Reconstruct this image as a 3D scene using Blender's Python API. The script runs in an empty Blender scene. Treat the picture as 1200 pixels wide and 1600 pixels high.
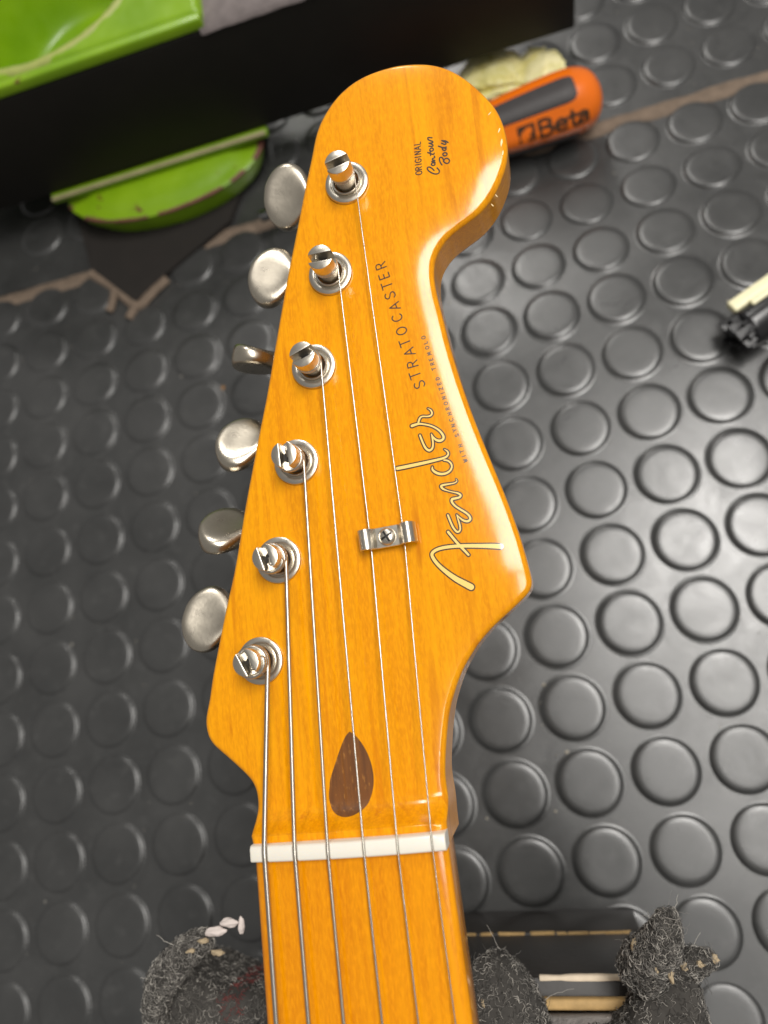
import bpy, bmesh, math, random
import numpy as np
from mathutils import Matrix, Vector, noise
from mathutils.geometry import delaunay_2d_cdt

# ------------------------------------------------------------------ camera, world, lamps, exposure
SC = bpy.context.scene
COL = SC.collection
CAM=[[0.962239,0.21177,0.171025,-0.00351],[-0.150838,0.937832,-0.312601,-0.039832],[-0.226592,0.275,0.934361,0.324835]]
cd = bpy.data.cameras.new("camera")
cam = bpy.data.objects.new("camera", cd); COL.objects.link(cam)
cam.matrix_world = Matrix(CAM + [[0,0,0,1]])
cd.sensor_fit = 'VERTICAL'; cd.sensor_height = 36.0; cd.sensor_width = 27.0; cd.lens = 27.045
cd.clip_start = 0.01; cd.clip_end = 50.0
cd.dof.use_dof = True; cd.dof.focus_distance = 0.178; cd.dof.aperture_fstop = 11.0
SC.camera = cam

world = bpy.data.worlds.new("World"); SC.world = world; world.use_nodes = True
bg = world.node_tree.nodes["Background"]
bg.inputs[0].default_value = (1.0, 0.97, 0.93, 1); bg.inputs[1].default_value = 0.25

def area_lamp(name, loc, target, sx, sy, watts, col):
    l = bpy.data.lights.new(name, 'AREA'); l.shape = 'RECTANGLE'; l.size = sx; l.size_y = sy
    l.energy = watts; l.color = col
    o = bpy.data.objects.new(name, l); COL.objects.link(o)
    z = (Vector(loc) - Vector(target)).normalized(); y = Vector((0,1,0)); x = y.cross(z).normalized(); y = z.cross(x)
    m = Matrix((x, y, z)).transposed().to_4x4(); m.translation = Vector(loc); o.matrix_world = m
    return o
area_lamp("bench_panel_lamp", (0.36, 0.165, 1.25), (0.02, 0.08, 0.1), 0.32, 0.56, 11.8, (1.0, 0.97, 0.925))
area_lamp("ceiling_tube_lamp", (-0.02, 1.60, 1.50), (-0.03, 0.08, 0.15), 0.08, 0.60, 8.5, (1.0, 0.97, 0.92))
area_lamp("ceiling_tube_lamp", (0.53, -0.44, 1.50), (0.10, -0.05, 0.0), 0.22, 0.52, 6.0, (1.0, 0.97, 0.925))
SC.view_settings.view_transform = 'Standard'; SC.view_settings.look = 'None'
SC.view_settings.exposure = 0.0; SC.view_settings.gamma = 1.0
SC.render.engine = 'CYCLES'
SC.cycles.max_bounces = 8
random.seed(4); RNG = np.random.default_rng(7)
OUT=[[-24.31,-1.1],[-23.96,1.86],[-23.74,3.34],[-22.61,6.41],[-21.82,9.1],[-21.69,11.7],[-22.2,14.37],[-23.8,16.58],[-26.22,19.01],[-28.97,21.64],[-31.51,23.99],[-32.54,26.08],[-32.84,28.27],[-32.65,30.41],[-31.58,33.64],[-30.2,39.2],[-28.3,45.47],[-25.6,54.1],[-22.27,64.09],[-18.61,77.4],[-16.47,84.57],[-13.6,94.05],[-10.61,103.62],[-7.47,114.75],[-2.95,130.59],[1.36,144.56],[4.66,155.35],[7.1,162.61],[8.89,168.33],[11.19,172.52],[15.02,176.81],[19.51,179.65],[23.8,180.91],[27.96,181.29],[32.01,181.16],[36.73,180.11],[40.53,178.62],[44.16,176.13],[47.58,172.5],[50.8,167.77],[53.2,163.26],[54.38,158.69],[54.68,154.41],[54.15,150.71],[52.87,147.39],[50.11,142.8],[46.25,138.98],[41.33,136.4],[37.67,134.31],[35.16,131.62],[33.7,128.68],[33.17,124.57],[33.36,120.16],[33.98,114.42],[34.64,107.96],[35.82,99.92],[37.63,90.39],[40.01,80.22],[42.45,70.13],[44.15,61.38],[45.01,54.88],[45.28,52.04],[45.18,50.38],[44.16,49.12],[41.99,47.45],[39.35,45.55],[35.8,43.06],[32.29,40.0],[29.45,36.73],[27.18,33.52],[25.27,29.74],[23.81,26.2],[22.55,21.44],[21.67,16.95],[20.99,12.33],[20.08,5.41],[19.69,0.35],[19.52,-1.97]]
POSTS=[[15.57,152.73],[8.96,130.49],[2.34,108.24],[-4.27,86.0],[-10.89,63.75],[-17.5,41.51]]
SCRIPT=[[[25.34,87.44,0.9],[25.5,86.72,0.96],[25.83,85.42,0.96],[26.29,84.21,1.02],[27.01,83.59,1.02],[27.73,83.97,0.96],[28.03,84.91,0.9],[28.06,86.03,0.9],[27.94,87.3,0.72]],[[27.94,87.3,0.72],[28.29,86.43,0.9],[28.93,85.69,1.02],[29.75,85.42,1.08],[30.46,85.74,1.02],[30.56,86.47,1.02],[30.03,87.56,0.96],[29.17,88.46,0.9],[28.04,89.23,0.9],[26.75,89.77,0.9],[25.56,90.11,0.97],[24.69,90.08,1.09],[23.8,89.92,1.15]],[[25.25,90.16,0.91],[25.53,90.87,0.97],[25.92,91.5,0.91],[26.5,91.71,0.85],[27.47,91.53,0.84],[28.28,91.57,0.9],[28.71,92.06,0.9],[28.51,92.86,0.84],[27.89,93.38,0.6]],[[19.23,80.66,1.27],[21.41,80.74,1.27],[25.13,80.93,1.2],[28.22,81.15,1.08],[29.82,81.32,1.01],[30.71,81.6,0.95],[31.15,82.15,0.89],[30.99,82.79,0.83],[30.39,83.33,0.66]],[[30.0,80.86,0.83],[30.82,80.6,0.89],[31.45,79.88,0.89],[31.52,79.0,0.89],[30.99,78.23,0.95],[29.96,77.79,1.01],[28.76,77.86,1.07],[27.74,78.4,1.07],[27.16,79.11,0.96],[27.2,79.72,0.78]],[[32.11,76.21,0.47],[32.22,75.71,0.71],[31.69,75.37,0.77],[30.6,75.3,0.83],[29.27,75.27,0.95],[28.58,75.07,1.01],[28.92,74.41,0.95],[29.92,73.82,0.77],[31.06,73.34,0.77],[32.09,72.93,0.89],[32.62,72.42,0.94],[32.32,71.99,0.94],[31.47,71.88,1.0],[30.61,71.77,1.06],[30.53,71.12,1.0],[31.12,70.18,0.94],[32.08,69.31,0.94],[33.15,68.42,0.94],[33.87,67.59,0.94],[34.0,66.8,1.0],[33.36,66.41,1.0],[32.45,66.73,0.94],[31.61,67.58,0.82],[31.16,68.24,0.65]],[[29.21,68.42,0.89],[29.37,67.79,0.94],[29.68,66.54,0.94],[30.11,65.28,0.94],[30.82,64.34,0.94],[31.47,64.72,0.88],[31.55,65.79,0.88],[31.36,67.01,0.82],[31.16,68.24,0.65]],[[39.67,59.88,1.54],[38.25,60.17,1.54],[35.85,60.54,1.38],[32.62,61.0,1.31],[30.17,61.26,1.23],[27.68,61.33,1.23],[25.8,61.09,1.19],[24.61,60.34,1.19],[24.87,59.06,1.24],[25.84,57.51,1.28],[27.44,55.72,1.44],[29.21,54.09,1.63],[30.86,52.89,1.76],[32.21,51.94,1.82]],[[28.79,64.65,1.07],[30.3,62.21,1.07],[31.27,60.82,1.06],[32.59,58.98,0.98]]]
CONTOUR=[[[36.82,150.74],[36.39,151.41],[35.83,151.9],[35.36,151.85],[35.35,151.35],[35.78,150.68],[36.62,149.96],[37.41,149.7],[37.9,149.9],[38.02,150.43],[37.6,151.21]],[[36.56,152.71],[36.37,152.43],[36.68,152.06],[37.15,152.11],[37.25,152.47],[36.92,152.73],[36.56,152.71]],[[37.34,152.73],[36.57,153.16],[37.34,153.18],[36.82,153.54],[36.86,153.87],[37.39,153.95],[37.34,154.36]],[[35.91,155.7],[36.67,155.16],[37.2,154.85],[37.41,155.13]],[[36.51,154.75],[36.52,155.76]],[[36.57,156.42],[36.48,156.11],[36.85,155.78],[37.29,155.95],[37.29,156.4],[36.86,156.63],[36.57,156.42]],[[36.42,157.25],[37.22,156.98],[37.36,157.34],[36.52,158.02]],[[36.52,158.02],[37.39,157.9],[37.43,158.22]],[[37.43,158.22],[36.48,158.94],[36.5,159.5],[37.4,159.2]],[[38.85,151.66],[38.53,152.42],[38.43,153.23],[38.65,153.67],[39.14,153.49],[39.36,152.87],[39.34,152.48],[39.69,153.0],[40.31,153.01],[40.74,152.39],[40.45,151.8],[39.94,151.77],[39.48,152.22],[39.35,152.56]],[[39.41,154.42],[39.51,153.95],[39.99,153.76],[40.38,154.0],[40.29,154.41],[39.8,154.6],[39.41,154.42]],[[39.45,155.87],[39.59,155.39],[40.07,155.14],[40.33,155.52],[39.88,155.98],[39.45,155.87]],[[38.62,156.66],[39.48,156.09],[40.29,155.62],[40.37,156.02]],[[39.47,157.22],[40.27,156.66],[40.48,157.06],[39.61,157.86]],[[39.7,157.81],[40.49,157.54],[41.03,156.96]]]
STRAT=[["S",[26.71,99.23]],["T",[25.98,101.76]],["R",[25.72,104.45]],["A",[25.33,107.41]],["T",[24.58,109.91]],["O",[24.18,112.83]],["C",[23.53,116.22]],["A",[23.27,119.15]],["S",[22.54,122.04]],["T",[22.09,124.72]],["E",[21.69,127.24]],["R",[21.23,129.88]]]
SYNC=[["W",[34.72,80.01]],["I",[34.48,81.11]],["T",[34.25,82.26]],["H",[34.1,83.62]],["S",[33.63,86.08]],["Y",[33.25,87.34]],["N",[33.08,88.49]],["C",[32.82,89.81]],["H",[32.63,91.35]],["R",[32.35,92.61]],["O",[32.11,93.86]],["N",[31.85,95.28]],["I",[31.66,96.41]],["Z",[31.45,97.51]],["E",[31.2,98.76]],["D",[30.99,100.02]],["T",[30.42,102.51]],["R",[30.25,103.74]],["E",[30.05,104.83]],["M",[29.86,106.26]],["O",[29.56,107.77]],["L",[29.35,109.05]],["O",[29.03,110.36]]]
ORIG=[["O",[33.15,151.03]],["R",[33.25,152.18]],["I",[33.33,153.23]],["G",[33.39,154.17]],["I",[33.47,155.16]],["N",[33.55,156.22]],["A",[33.65,157.43]],["L",[33.75,158.65]]]
PLUG=[[1.54,24.04],[2.57,23.27],[3.54,22.04],[4.46,20.4],[5.1,18.8],[5.56,17.06],[5.77,15.15],[5.74,13.52],[5.35,11.62],[4.25,9.16],[3.3,8.11],[2.41,7.52],[0.98,6.96],[-0.42,6.75],[-1.79,6.89],[-3.11,7.39],[-4.12,8.32],[-4.63,9.79],[-4.63,11.33],[-4.3,12.84],[-4.03,14.27],[-2.55,17.46],[-0.95,20.76],[0.42,23.04]]
HZ=[[-2.2,-1.3,-0.4,0.5,1.5,2.3,2.8,2.9,2.8,2.3,1.4,0.3,-0.9,-1.8,-2.6,-3.2,-3.7,-4.1],[-2.4,-1.7,-1.0,-0.2,0.7,1.7,2.7,3.5,3.6,2.8,1.6,0.4,-0.7,-1.6,-2.5,-3.2,-3.7,-4.2],[-2.5,-2.0,-1.6,-1.0,-0.1,1.1,2.6,4.0,4.4,3.1,1.7,0.5,-0.4,-1.4,-2.2,-3.1,-3.7,-4.3],[-2.6,-2.3,-2.0,-1.6,-0.9,0.3,2.4,4.2,4.3,3.1,1.9,0.8,0.1,-0.9,-1.7,-2.8,-3.6,-4.3],[-2.7,-2.4,-2.1,-1.8,-1.3,-0.3,2.4,4.3,3.9,3.1,2.1,1.1,0.5,-0.4,-1.7,-2.9,-3.6,-4.2],[-2.7,-2.4,-2.0,-1.6,-0.8,0.6,3.3,4.1,3.8,3.2,2.5,1.7,0.9,-0.1,-1.3,-2.4,-3.3,-4.2],[-2.7,-2.3,-1.8,-1.1,-0.1,1.4,3.0,3.7,3.7,3.4,2.9,2.2,1.4,0.4,-0.7,-1.9,-3.2,-4.4],[-2.5,-2.1,-1.5,-0.7,0.4,1.6,2.7,3.3,3.7,3.6,3.3,2.7,2.0,1.0,-0.2,-1.6,-3.2,-4.8],[-2.1,-1.8,-1.4,-0.7,0.3,1.5,2.5,3.3,3.8,3.9,3.7,3.2,2.5,1.6,0.2,-1.6,-3.5,-5.5],[-1.4,-1.5,-1.4,-1.0,-0.3,0.9,2.4,3.7,4.1,4.1,3.9,3.7,3.0,1.9,0.2,-1.9,-4.2,-6.5],[-0.7,-1.1,-1.5,-1.7,-1.3,-0.0,2.2,4.6,4.6,4.2,4.1,4.0,3.4,1.7,-0.4,-2.7,-5.1,-7.4],[-0.0,-0.8,-1.7,-2.4,-2.5,-1.2,1.8,4.6,5.1,4.5,4.2,4.0,3.2,1.0,-1.4,-3.6,-6.1,-8.1],[0.2,-0.7,-1.7,-2.9,-3.2,-1.7,2.2,5.0,5.7,5.3,4.8,3.9,2.6,0.3,-2.3,-4.6,-6.4,-8.1],[-0.3,-1.0,-1.9,-3.0,-2.9,-1.3,3.0,5.6,6.0,5.6,4.9,3.7,2.0,-0.1,-2.4,-4.4,-6.0,-7.6],[-1.4,-2.1,-2.9,-3.2,-1.9,0.0,3.6,5.3,5.7,5.4,4.5,3.2,1.6,-0.2,-2.0,-3.7,-5.2,-6.6],[-3.1,-3.6,-3.9,-3.2,-0.9,1.1,3.2,4.5,4.9,4.7,3.9,2.7,1.4,-0.1,-1.5,-2.9,-4.2,-5.4],[-5.0,-4.6,-3.8,-2.5,-0.5,1.4,2.7,3.6,3.9,3.7,3.1,2.2,1.2,0.1,-1.0,-2.0,-3.0,-4.1],[-7.0,-5.3,-3.6,-1.7,-0.0,1.3,2.2,2.7,2.9,2.7,2.3,1.7,1.0,0.3,-0.4,-1.1,-1.9,-2.6]]
CAM=[[0.962239,0.21177,0.171025,-0.00351],[-0.150838,0.937832,-0.312601,-0.039832],[-0.226592,0.275,0.934361,0.324835]]
GTR=[[0.997603,0.067158,-0.016673,-0.052978],[-0.068844,0.987581,-0.141225,-0.054666],[0.006982,0.142034,0.989837,0.151502]]
FOCUS=0.1808
UPMAT=[2.8807,-10.2714,-0.0481]
ASP=0.981
CRUMBS=[[-132.6, 149.2, 1.5, 1], [-34.6, -7.1, 0.8, 2], [-31.9, -6.8, 0.6, 2], [-15.1, -65.5, 0.8, 2], [-41.8, -64.5, 0.6, 2], [-9.2, -18.0, 1.0, 2], [-11.9, -24.6, 0.7, 0], [47.3, 109.7, 1.2, 2], [65.6, 201.2, 1.3, 2], [-15.0, 163.3, 0.6, 2], [-6.2, -44.6, 0.8, 2], [-10.1, -45.2, 0.6, 0], [-154.3, 161.6, 1.0, 0], [-165.0, 134.9, 1.0, 0], [-221.2, 37.3, 0.9, 0], [-239.6, -72.1, 0.8, 0], [102.0, 127.2, 0.9, 2], [74.3, 212.5, 0.8, 0]]
WOODMARKS=[[22.1, 66.5, 1.1, 9, 0.55], [21.7, 61.2, 0.8, 6, 0.35], [-26.3, 27.3, 0.6, 3.0, 0.4], [19.5, 14.9, 1.0, 1.2, 0.35], [-4.6, 111.7, 0.8, 7, 0.4], [5.6, 124.3, 1.0, 3, 0.25], [23.5, 118.8, 0.8, 8, 0.2]]
CHIPS=[[[53.43, 157.63], [53.54, 157.61], [53.31, 157.1], [53.05, 156.73], [52.85, 156.52], [52.91, 156.86], [53.07, 157.28], [53.32, 157.74]], [[53.48, 154.96], [53.57, 154.84], [53.54, 154.06], [53.27, 153.53], [53.04, 153.01], [52.99, 153.56], [53.08, 154.23], [53.34, 154.79]], [[53.09, 150.93], [53.04, 151.24], [53.06, 151.57], [53.24, 151.96], [53.36, 152.14], [53.43, 151.88], [53.38, 151.45], [53.18, 151.03]], [[52.04, 162.25], [51.88, 162.03], [51.63, 161.77], [51.29, 161.51], [51.19, 161.5], [51.26, 161.64], [51.51, 161.95], [51.84, 162.18]], [[50.47, 140.93], [50.34, 141.12], [50.13, 141.54], [50.01, 141.95], [50.04, 142.2], [50.22, 141.88], [50.33, 141.61], [50.45, 141.31]], [[49.23, 138.9], [49.13, 138.89], [48.92, 139.22], [48.81, 139.53], [48.74, 139.83], [48.88, 139.7], [49.13, 139.34], [49.29, 138.94]], [[20.53, 16.94], [20.52, 17.16], [20.53, 17.63], [20.61, 18.18], [20.64, 18.11], [20.67, 18.02], [20.64, 17.63], [20.57, 17.04]]]
MM = 0.001
# ------------------------------------------------------------------ helpers
def link(name, me, mat=None, parent=None, mats=None):
    o = bpy.data.objects.new(name, me); COL.objects.link(o)
    for m in (mats or ([mat] if mat else [])): me.materials.append(m)
    if parent is not None: o.parent = parent
    return o
def tag(o, label, cat, group=None):
    o['label'] = label; o['category'] = cat
    if group: o['group'] = group
    return o
def empty(name, loc=(0,0,0)):
    o = bpy.data.objects.new(name, None); COL.objects.link(o); o.location = loc; o.empty_display_size = 0.02
    return o
def mesh(name, V, F, smooth=True, fm=None):
    me = bpy.data.meshes.new(name)
    me.from_pydata([tuple(v) for v in V], [], [tuple(int(i) for i in f) for f in F]); me.update()
    if smooth: me.polygons.foreach_set('use_smooth', [True]*len(me.polygons))
    if fm is not None: me.polygons.foreach_set('material_index', [int(i) for i in fm])
    return me
class MB:
    """collects geometry for ONE mesh"""
    def __init__(s): s.V=[]; s.F=[]; s.M=[]
    def add(s, V, F, m=0):
        o=len(s.V); s.V+= [tuple(v) for v in V]; s.F+= [tuple(i+o for i in f) for f in F]; s.M+=[m]*len(F)
    def build(s, name, mats, parent=None, smooth=True, angle=None, bevel=None):
        me = mesh(name, s.V, s.F, smooth, s.M)
        o = link(name, me, mats=mats if isinstance(mats,(list,tuple)) else [mats], parent=parent)
        if bevel:
            b=bmesh.new(); b.from_mesh(me)
            es=[e for e in b.edges if len(e.link_faces)==2 and e.calc_face_angle(0)>0.6]
            bmesh.ops.bevel(b, geom=es, offset=bevel, segments=2, affect='EDGES', profile=0.5); b.to_mesh(me); b.free()
            me.polygons.foreach_set('use_smooth', [True]*len(me.polygons))
        if angle: me.set_sharp_from_angle(angle=math.radians(angle))
        return o
def lathe(prof, n=40, closed_top=True):
    V=[];F=[]
    for r,z in prof:
        for k in range(n):
            a=2*math.pi*k/n; V.append((r*math.cos(a),r*math.sin(a),z))
    for i in range(len(prof)-1):
        for k in range(n):
            F.append((i*n+k,i*n+(k+1)%n,(i+1)*n+(k+1)%n,(i+1)*n+k))
    if closed_top:
        F.append(tuple(range((len(prof)-1)*n,len(prof)*n)))
    return V,F
def frame_tube(P, R, n=8, cap=True, sq=1.0):
    """tube along points P with radii R (parallel transport)"""
    P=[Vector(p) for p in P]; V=[];F=[]
    t=(P[1]-P[0]).normalized(); u=t.orthogonal().normalized()
    for i,p in enumerate(P):
        if i<len(P)-1 and i>0: t2=(P[i+1]-P[i-1]).normalized()
        elif i==0: t2=t
        else: t2=(P[i]-P[i-1]).normalized()
        u=(u-t2*u.dot(t2)).normalized(); w=t2.cross(u)
        r=R[i] if hasattr(R,'__len__') else R
        for k in range(n):
            a=2*math.pi*k/n; V.append(p+u*(r*math.cos(a))+w*(r*sq*math.sin(a)))
    for i in range(len(P)-1):
        for k in range(n): F.append((i*n+k,i*n+(k+1)%n,(i+1)*n+(k+1)%n,(i+1)*n+k))
    if cap:
        F.append(tuple(range(n-1,-1,-1))); F.append(tuple(range((len(P)-1)*n,len(P)*n)))
    return V,F
def box(x0,x1,y0,y1,z0,z1):
    V=[(x,y,z) for z in (z0,z1) for y in (y0,y1) for x in (x0,x1)]
    return V,[(0,2,3,1),(4,5,7,6),(0,1,5,4),(2,6,7,3),(0,4,6,2),(1,3,7,5)]
def catmull(P, n=4):
    P=[np.array(p,float) for p in P]; Q=[]
    for i in range(len(P)-1):
        p0=P[max(i-1,0)];p1=P[i];p2=P[i+1];p3=P[min(i+2,len(P)-1)]
        for k in range(n):
            t=k/n; Q.append(0.5*((2*p1)+(-p0+p2)*t+(2*p0-5*p1+4*p2-p3)*t*t+(-p0+3*p1-3*p2+p3)*t**3))
    Q.append(P[-1]); return Q
def resample(P, step):
    P=np.array(P); d=np.r_[0,np.cumsum(np.linalg.norm(np.diff(P,axis=0),axis=1))]
    n=max(2,int(round(d[-1]/step))+1); s=np.linspace(0,d[-1],n)
    return np.stack([np.interp(s,d,P[:,k]) for k in range(P.shape[1])],1)
def fbm(x,y,z,oct=3):
    return noise.fractal(Vector((x,y,z)),1.0,2.0,oct)

# ------------------------------------------------------------------ materials
class NT:
    def __init__(s,name):
        s.m=bpy.data.materials.new(name); s.m.use_nodes=True; s.t=s.m.node_tree; s.n=s.t.nodes; s.b=s.n['Principled BSDF']
    def nd(s,t,**kw):
        n=s.n.new(t)
        for k,v in kw.items():
            if k.startswith('i_'):
                key=k[2:]; key=int(key) if key.isdigit() else key.replace('_',' ')
                n.inputs[key].default_value=v
            else: setattr(n,k,v)
        return n
    def l(s,a,b): s.t.links.new(a,b)
    def coord(s,scale=(1,1,1),kind='Object'):
        c=s.nd('ShaderNodeTexCoord'); m=s.nd('ShaderNodeMapping'); m.inputs['Scale'].default_value=scale
        s.l(c.outputs[kind],m.inputs[0]); return m.outputs[0]
    def noise(s,vec,scale,detail=4,rough=.55,dist=0):
        n=s.nd('ShaderNodeTexNoise'); n.inputs['Scale'].default_value=scale; n.inputs['Detail'].default_value=detail
        n.inputs['Roughness'].default_value=rough; n.inputs['Distortion'].default_value=dist
        s.l(vec,n.inputs['Vector']); return n.outputs['Fac']
    def ramp(s,fac,stops,interp='LINEAR'):
        r=s.nd('ShaderNodeValToRGB'); e=r.color_ramp.elements; r.color_ramp.interpolation=interp
        while len(e)<len(stops): e.new(0.5)
        for k,(p,c) in enumerate(stops):
            e[k].position=p; e[k].color=(c,c,c,1) if not hasattr(c,'__len__') else (*c,1)
        s.l(fac,r.inputs[0]); return r.outputs[0]
    def mix(s,fac,a,b,mode='MIX'):
        n=s.nd('ShaderNodeMix',data_type='RGBA',blend_type=mode)
        for v,i in ((fac,0),(a,6),(b,7)):
            if hasattr(v,'is_linked') or hasattr(v,'links'): s.l(v,n.inputs[i])
            else: n.inputs[i].default_value=v if i==0 else ((*v,1) if len(v)==3 else v)
        return n.outputs[2]
    def bump(s,h,strength,dist):
        b=s.nd('ShaderNodeBump'); b.inputs['Strength'].default_value=strength; b.inputs['Distance'].default_value=dist
        s.l(h,b.inputs['Height']); return b.outputs[0]
    def set(s,**kw):
        for k,v in kw.items():
            i=s.b.inputs[k.replace('_',' ')]
            if hasattr(v,'links'): s.l(v,i)
            elif hasattr(v,'__len__'): i.default_value=(*v,1) if len(i.default_value)>len(v) else v
            else: i.default_value=v
        return s.m
def simple(name,col,rough=.5,metal=0,var=0.15,scale=300,bump=0,bs=800,**kw):
    t=NT(name); v=t.coord(); n=t.noise(v,scale,4)
    c=t.mix(n,tuple(x*(1-var) for x in col),tuple(min(1,x*(1+var)) for x in col))
    t.set(Base_Color=c,Roughness=rough,Metallic=metal,**kw)
    if bump: t.set(Normal=t.bump(t.noise(v,bs,3),bump,0.0004))
    return t.m

def mat_wood(name='amber_lacquered_maple',tint=None):
    # small brown mineral streaks in the maple: x, y, half width, half length (mm), strength
    t=NT(name)
    v=t.coord((1,0.06,1)); g=t.noise(v,820,5,.65,.4)           # long fine grain
    v2=t.coord((1,0.10,1)); broad=t.noise(v2,70,3,.5,.8)
    v3=t.coord((1,0.24,1)); fl=t.noise(v3,2300,2,.5)          # short ray flecks
    v4=t.coord((1,0.035,1)); st=t.noise(v4,260,2,.5,.6)
    c=t.ramp(broad,[(.30,(.72,.262,.0002)),(.5,(.775,.305,.0003)),(.72,(.82,.345,.0004))])
    c=t.mix(t.ramp(g,[(.40,0.0),(.66,.62)]),c,(.60,.190,.0003))
    c=t.mix(t.ramp(fl,[(.42,0.0),(.70,.60)]),c,(.90,.37,.001))
    c=t.mix(t.ramp(st,[(.62,0.0),(.70,.38)]),c,(.50,.135,.001))
    pos=t.coord()
    for x,y,sx,sy,k in WOODMARKS:
        m=t.nd('ShaderNodeMapping'); m.inputs['Location'].default_value=(-x/sx,-y/sy,0); m.inputs['Scale'].default_value=(1000/sx,1000/sy,0); t.l(pos,m.inputs[0])
        d=t.nd('ShaderNodeVectorMath',operation='LENGTH'); t.l(m.outputs[0],d.inputs[0])
        c=t.mix(t.ramp(d.outputs['Value'],[(.15,k),(1.0,0.0)]),c,(.42,.09,.001))
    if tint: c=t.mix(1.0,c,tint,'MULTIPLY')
    t.set(Base_Color=c,Roughness=.42,Specular_IOR_Level=.05,Coat_Weight=1.0,Coat_Roughness=.135,Coat_IOR=1.43)
    vb=t.coord(); dings=t.noise(vb,60,3,.5)
    b=t.nd('ShaderNodeBump'); b.inputs['Strength'].default_value=.10; b.inputs['Distance'].default_value=.0006; t.l(dings,b.inputs['Height'])
    t.l(b.outputs[0],t.b.inputs['Coat Normal'])
    return t.m
def mat_nickel(name='aged_nickel',base=(.70,.65,.56),r0=.24,r1=.42):
    t=NT(name); v=t.coord(); n=t.noise(v,260,5,.62,.5); n2=t.noise(v,1400,3)
    c=t.mix(t.ramp(n,[(.35,0.0),(.75,1.0)]),base,tuple(x*.82 for x in base))
    r=t.ramp(n,[(.3,r0),(.75,r1)])
    t.set(Base_Color=c,Metallic=1.0,Roughness=r,Normal=t.bump(n2,.06,.0003)); return t.m
def mat_rubber():
    t=NT('black_rubber'); v=t.coord(kind='Generated'); c=t.nd('ShaderNodeNewGeometry'); pos=c.outputs['Position']
    n=t.noise(pos,28,4,.6,.3); d=t.noise(pos,160,4,.6); f=t.noise(pos,2600,3,.6)
    n2=t.noise(pos,9,2)
    col=t.mix(t.ramp(n,[(.35,0.0),(.7,1.0)]),(.029,.0295,.029),(.049,.0492,.048))
    sp=t.ramp(d,[(.56,0.0),(.74,.4)]); col=t.mix(sp,col,(.072,.072,.070))
    r=t.ramp(t.noise(pos,62,6,.7,.6),[(.25,.25),(.75,.40)])
    t.set(Base_Color=col,Roughness=r,Specular_IOR_Level=.95,Normal=t.bump(f,.12,.0003)); return t.m

WOOD=mat_wood(); NECKW=mat_wood('amber_lacquered_maple_shaded',(.95,.88,1)); NICKEL=mat_nickel(); BRASSY=mat_nickel('worn_nickel_button',(.64,.58,.48),.24,.36)  # NECKW: same maple, the weaker light on the neck put into its tint
STEEL=simple('string_steel',(.66,.63,.56),.26,1.0,.1)
WOUND=simple('wound_string_nickel',(.60,.56,.49),.3,1.0,.1)
RUBBER=mat_rubber()
HOLE=simple('dark_hole',(.012,.010,.008),.6)
BONE=simple('bone_nut',(.78,.74,.65),.32,0,.04,200,Subsurface_Weight=.15,Subsurface_Radius=(.002,.0015,.001),Coat_Weight=.4,Coat_Roughness=.1)
GOLD=simple('logo_gold_print',(.92,.62,.17),.35,0,.08,2500,Coat_Weight=1.0,Coat_Roughness=.07)
CHIPM=simple('bare_lacquer_chip',(.88,.70,.36),.5,0,.1,1500)
INK=simple('logo_dark_print',(.035,.015,.004),.35,0,.2,1500,Coat_Weight=1.0,Coat_Roughness=.07)
def mat_walnut():
    t=NT('walnut'); v=t.coord((1,.12,1)); g=t.noise(v,700,5,.6,.4); v3=t.coord((1,.35,1)); p=t.noise(v3,1500,2)
    c=t.mix(t.ramp(g,[(.3,0.0),(.7,1.0)]),(.105,.034,.004),(.20,.068,.007)); c=t.mix(t.ramp(p,[(.60,0.0),(.70,.45)]),c,(.42,.18,.03))
    return t.set(Base_Color=c,Roughness=.4,Coat_Weight=1.0,Coat_Roughness=.07)
WALNUT=mat_walnut()

# ------------------------------------------------------------------ the bench: rubber mats, seam
HZ=np.array(HZ); PIT=29.0
def bsp(t): return np.array([(1-t)**3,3*t**3-6*t*t+4,-3*t**3+3*t*t+3*t+1,t**3])/6
def mat_h(x,y):
    """height (mm) of the softly buckled mat at world x, y (mm)"""
    a=min(max(x/PIT+10,0.001),HZ.shape[0]-1.001); b=min(max(-y/(PIT*ASP)+12,0.001),HZ.shape[1]-1.001)
    i=int(a);j=int(b);wa=bsp(a-i);wb=bsp(b-j);z=0
    for p in range(4):
        ii=min(max(i+p-1,0),HZ.shape[0]-1)
        for q in range(4):
            z+=wa[p]*wb[q]*HZ[ii,min(max(j+q-1,0),HZ.shape[1]-1)]
    return float(z)
def mat_n(x,y):
    return Vector((-(mat_h(x+3,y)-mat_h(x-3,y))/6,-(mat_h(x,y+3)-mat_h(x,y-3))/6,1)).normalized()
def sheet(name,xs,ys,dz,mat,thick=3.0):
    nx,ny=len(xs),len(ys); V=[];F=[]
    for y in ys:
        for x in xs: V.append((x*MM,y*MM,(mat_h(x,y)+dz)*MM))
    for j in range(ny-1):
        for i in range(nx-1): F.append((j*nx+i,j*nx+i+1,(j+1)*nx+i+1,(j+1)*nx+i))
    # border skirt
    ring=[i for i in range(nx)]+[j*nx+nx-1 for j in range(1,ny)]+[(ny-1)*nx+i for i in range(nx-2,-1,-1)]+[j*nx for j in range(ny-2,0,-1)]
    o=len(V)
    for r in ring: V.append((V[r][0],V[r][1],V[r][2]-thick*MM))
    n=len(ring)
    for k in range(n): F.append((ring[k],o+k,o+(k+1)%n,ring[(k+1)%n]))
    me=mesh(name,V,F); me.set_sharp_from_angle(angle=math.radians(45)); ob=link(name,me,mat); ob['kind']='structure'; return ob
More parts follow.
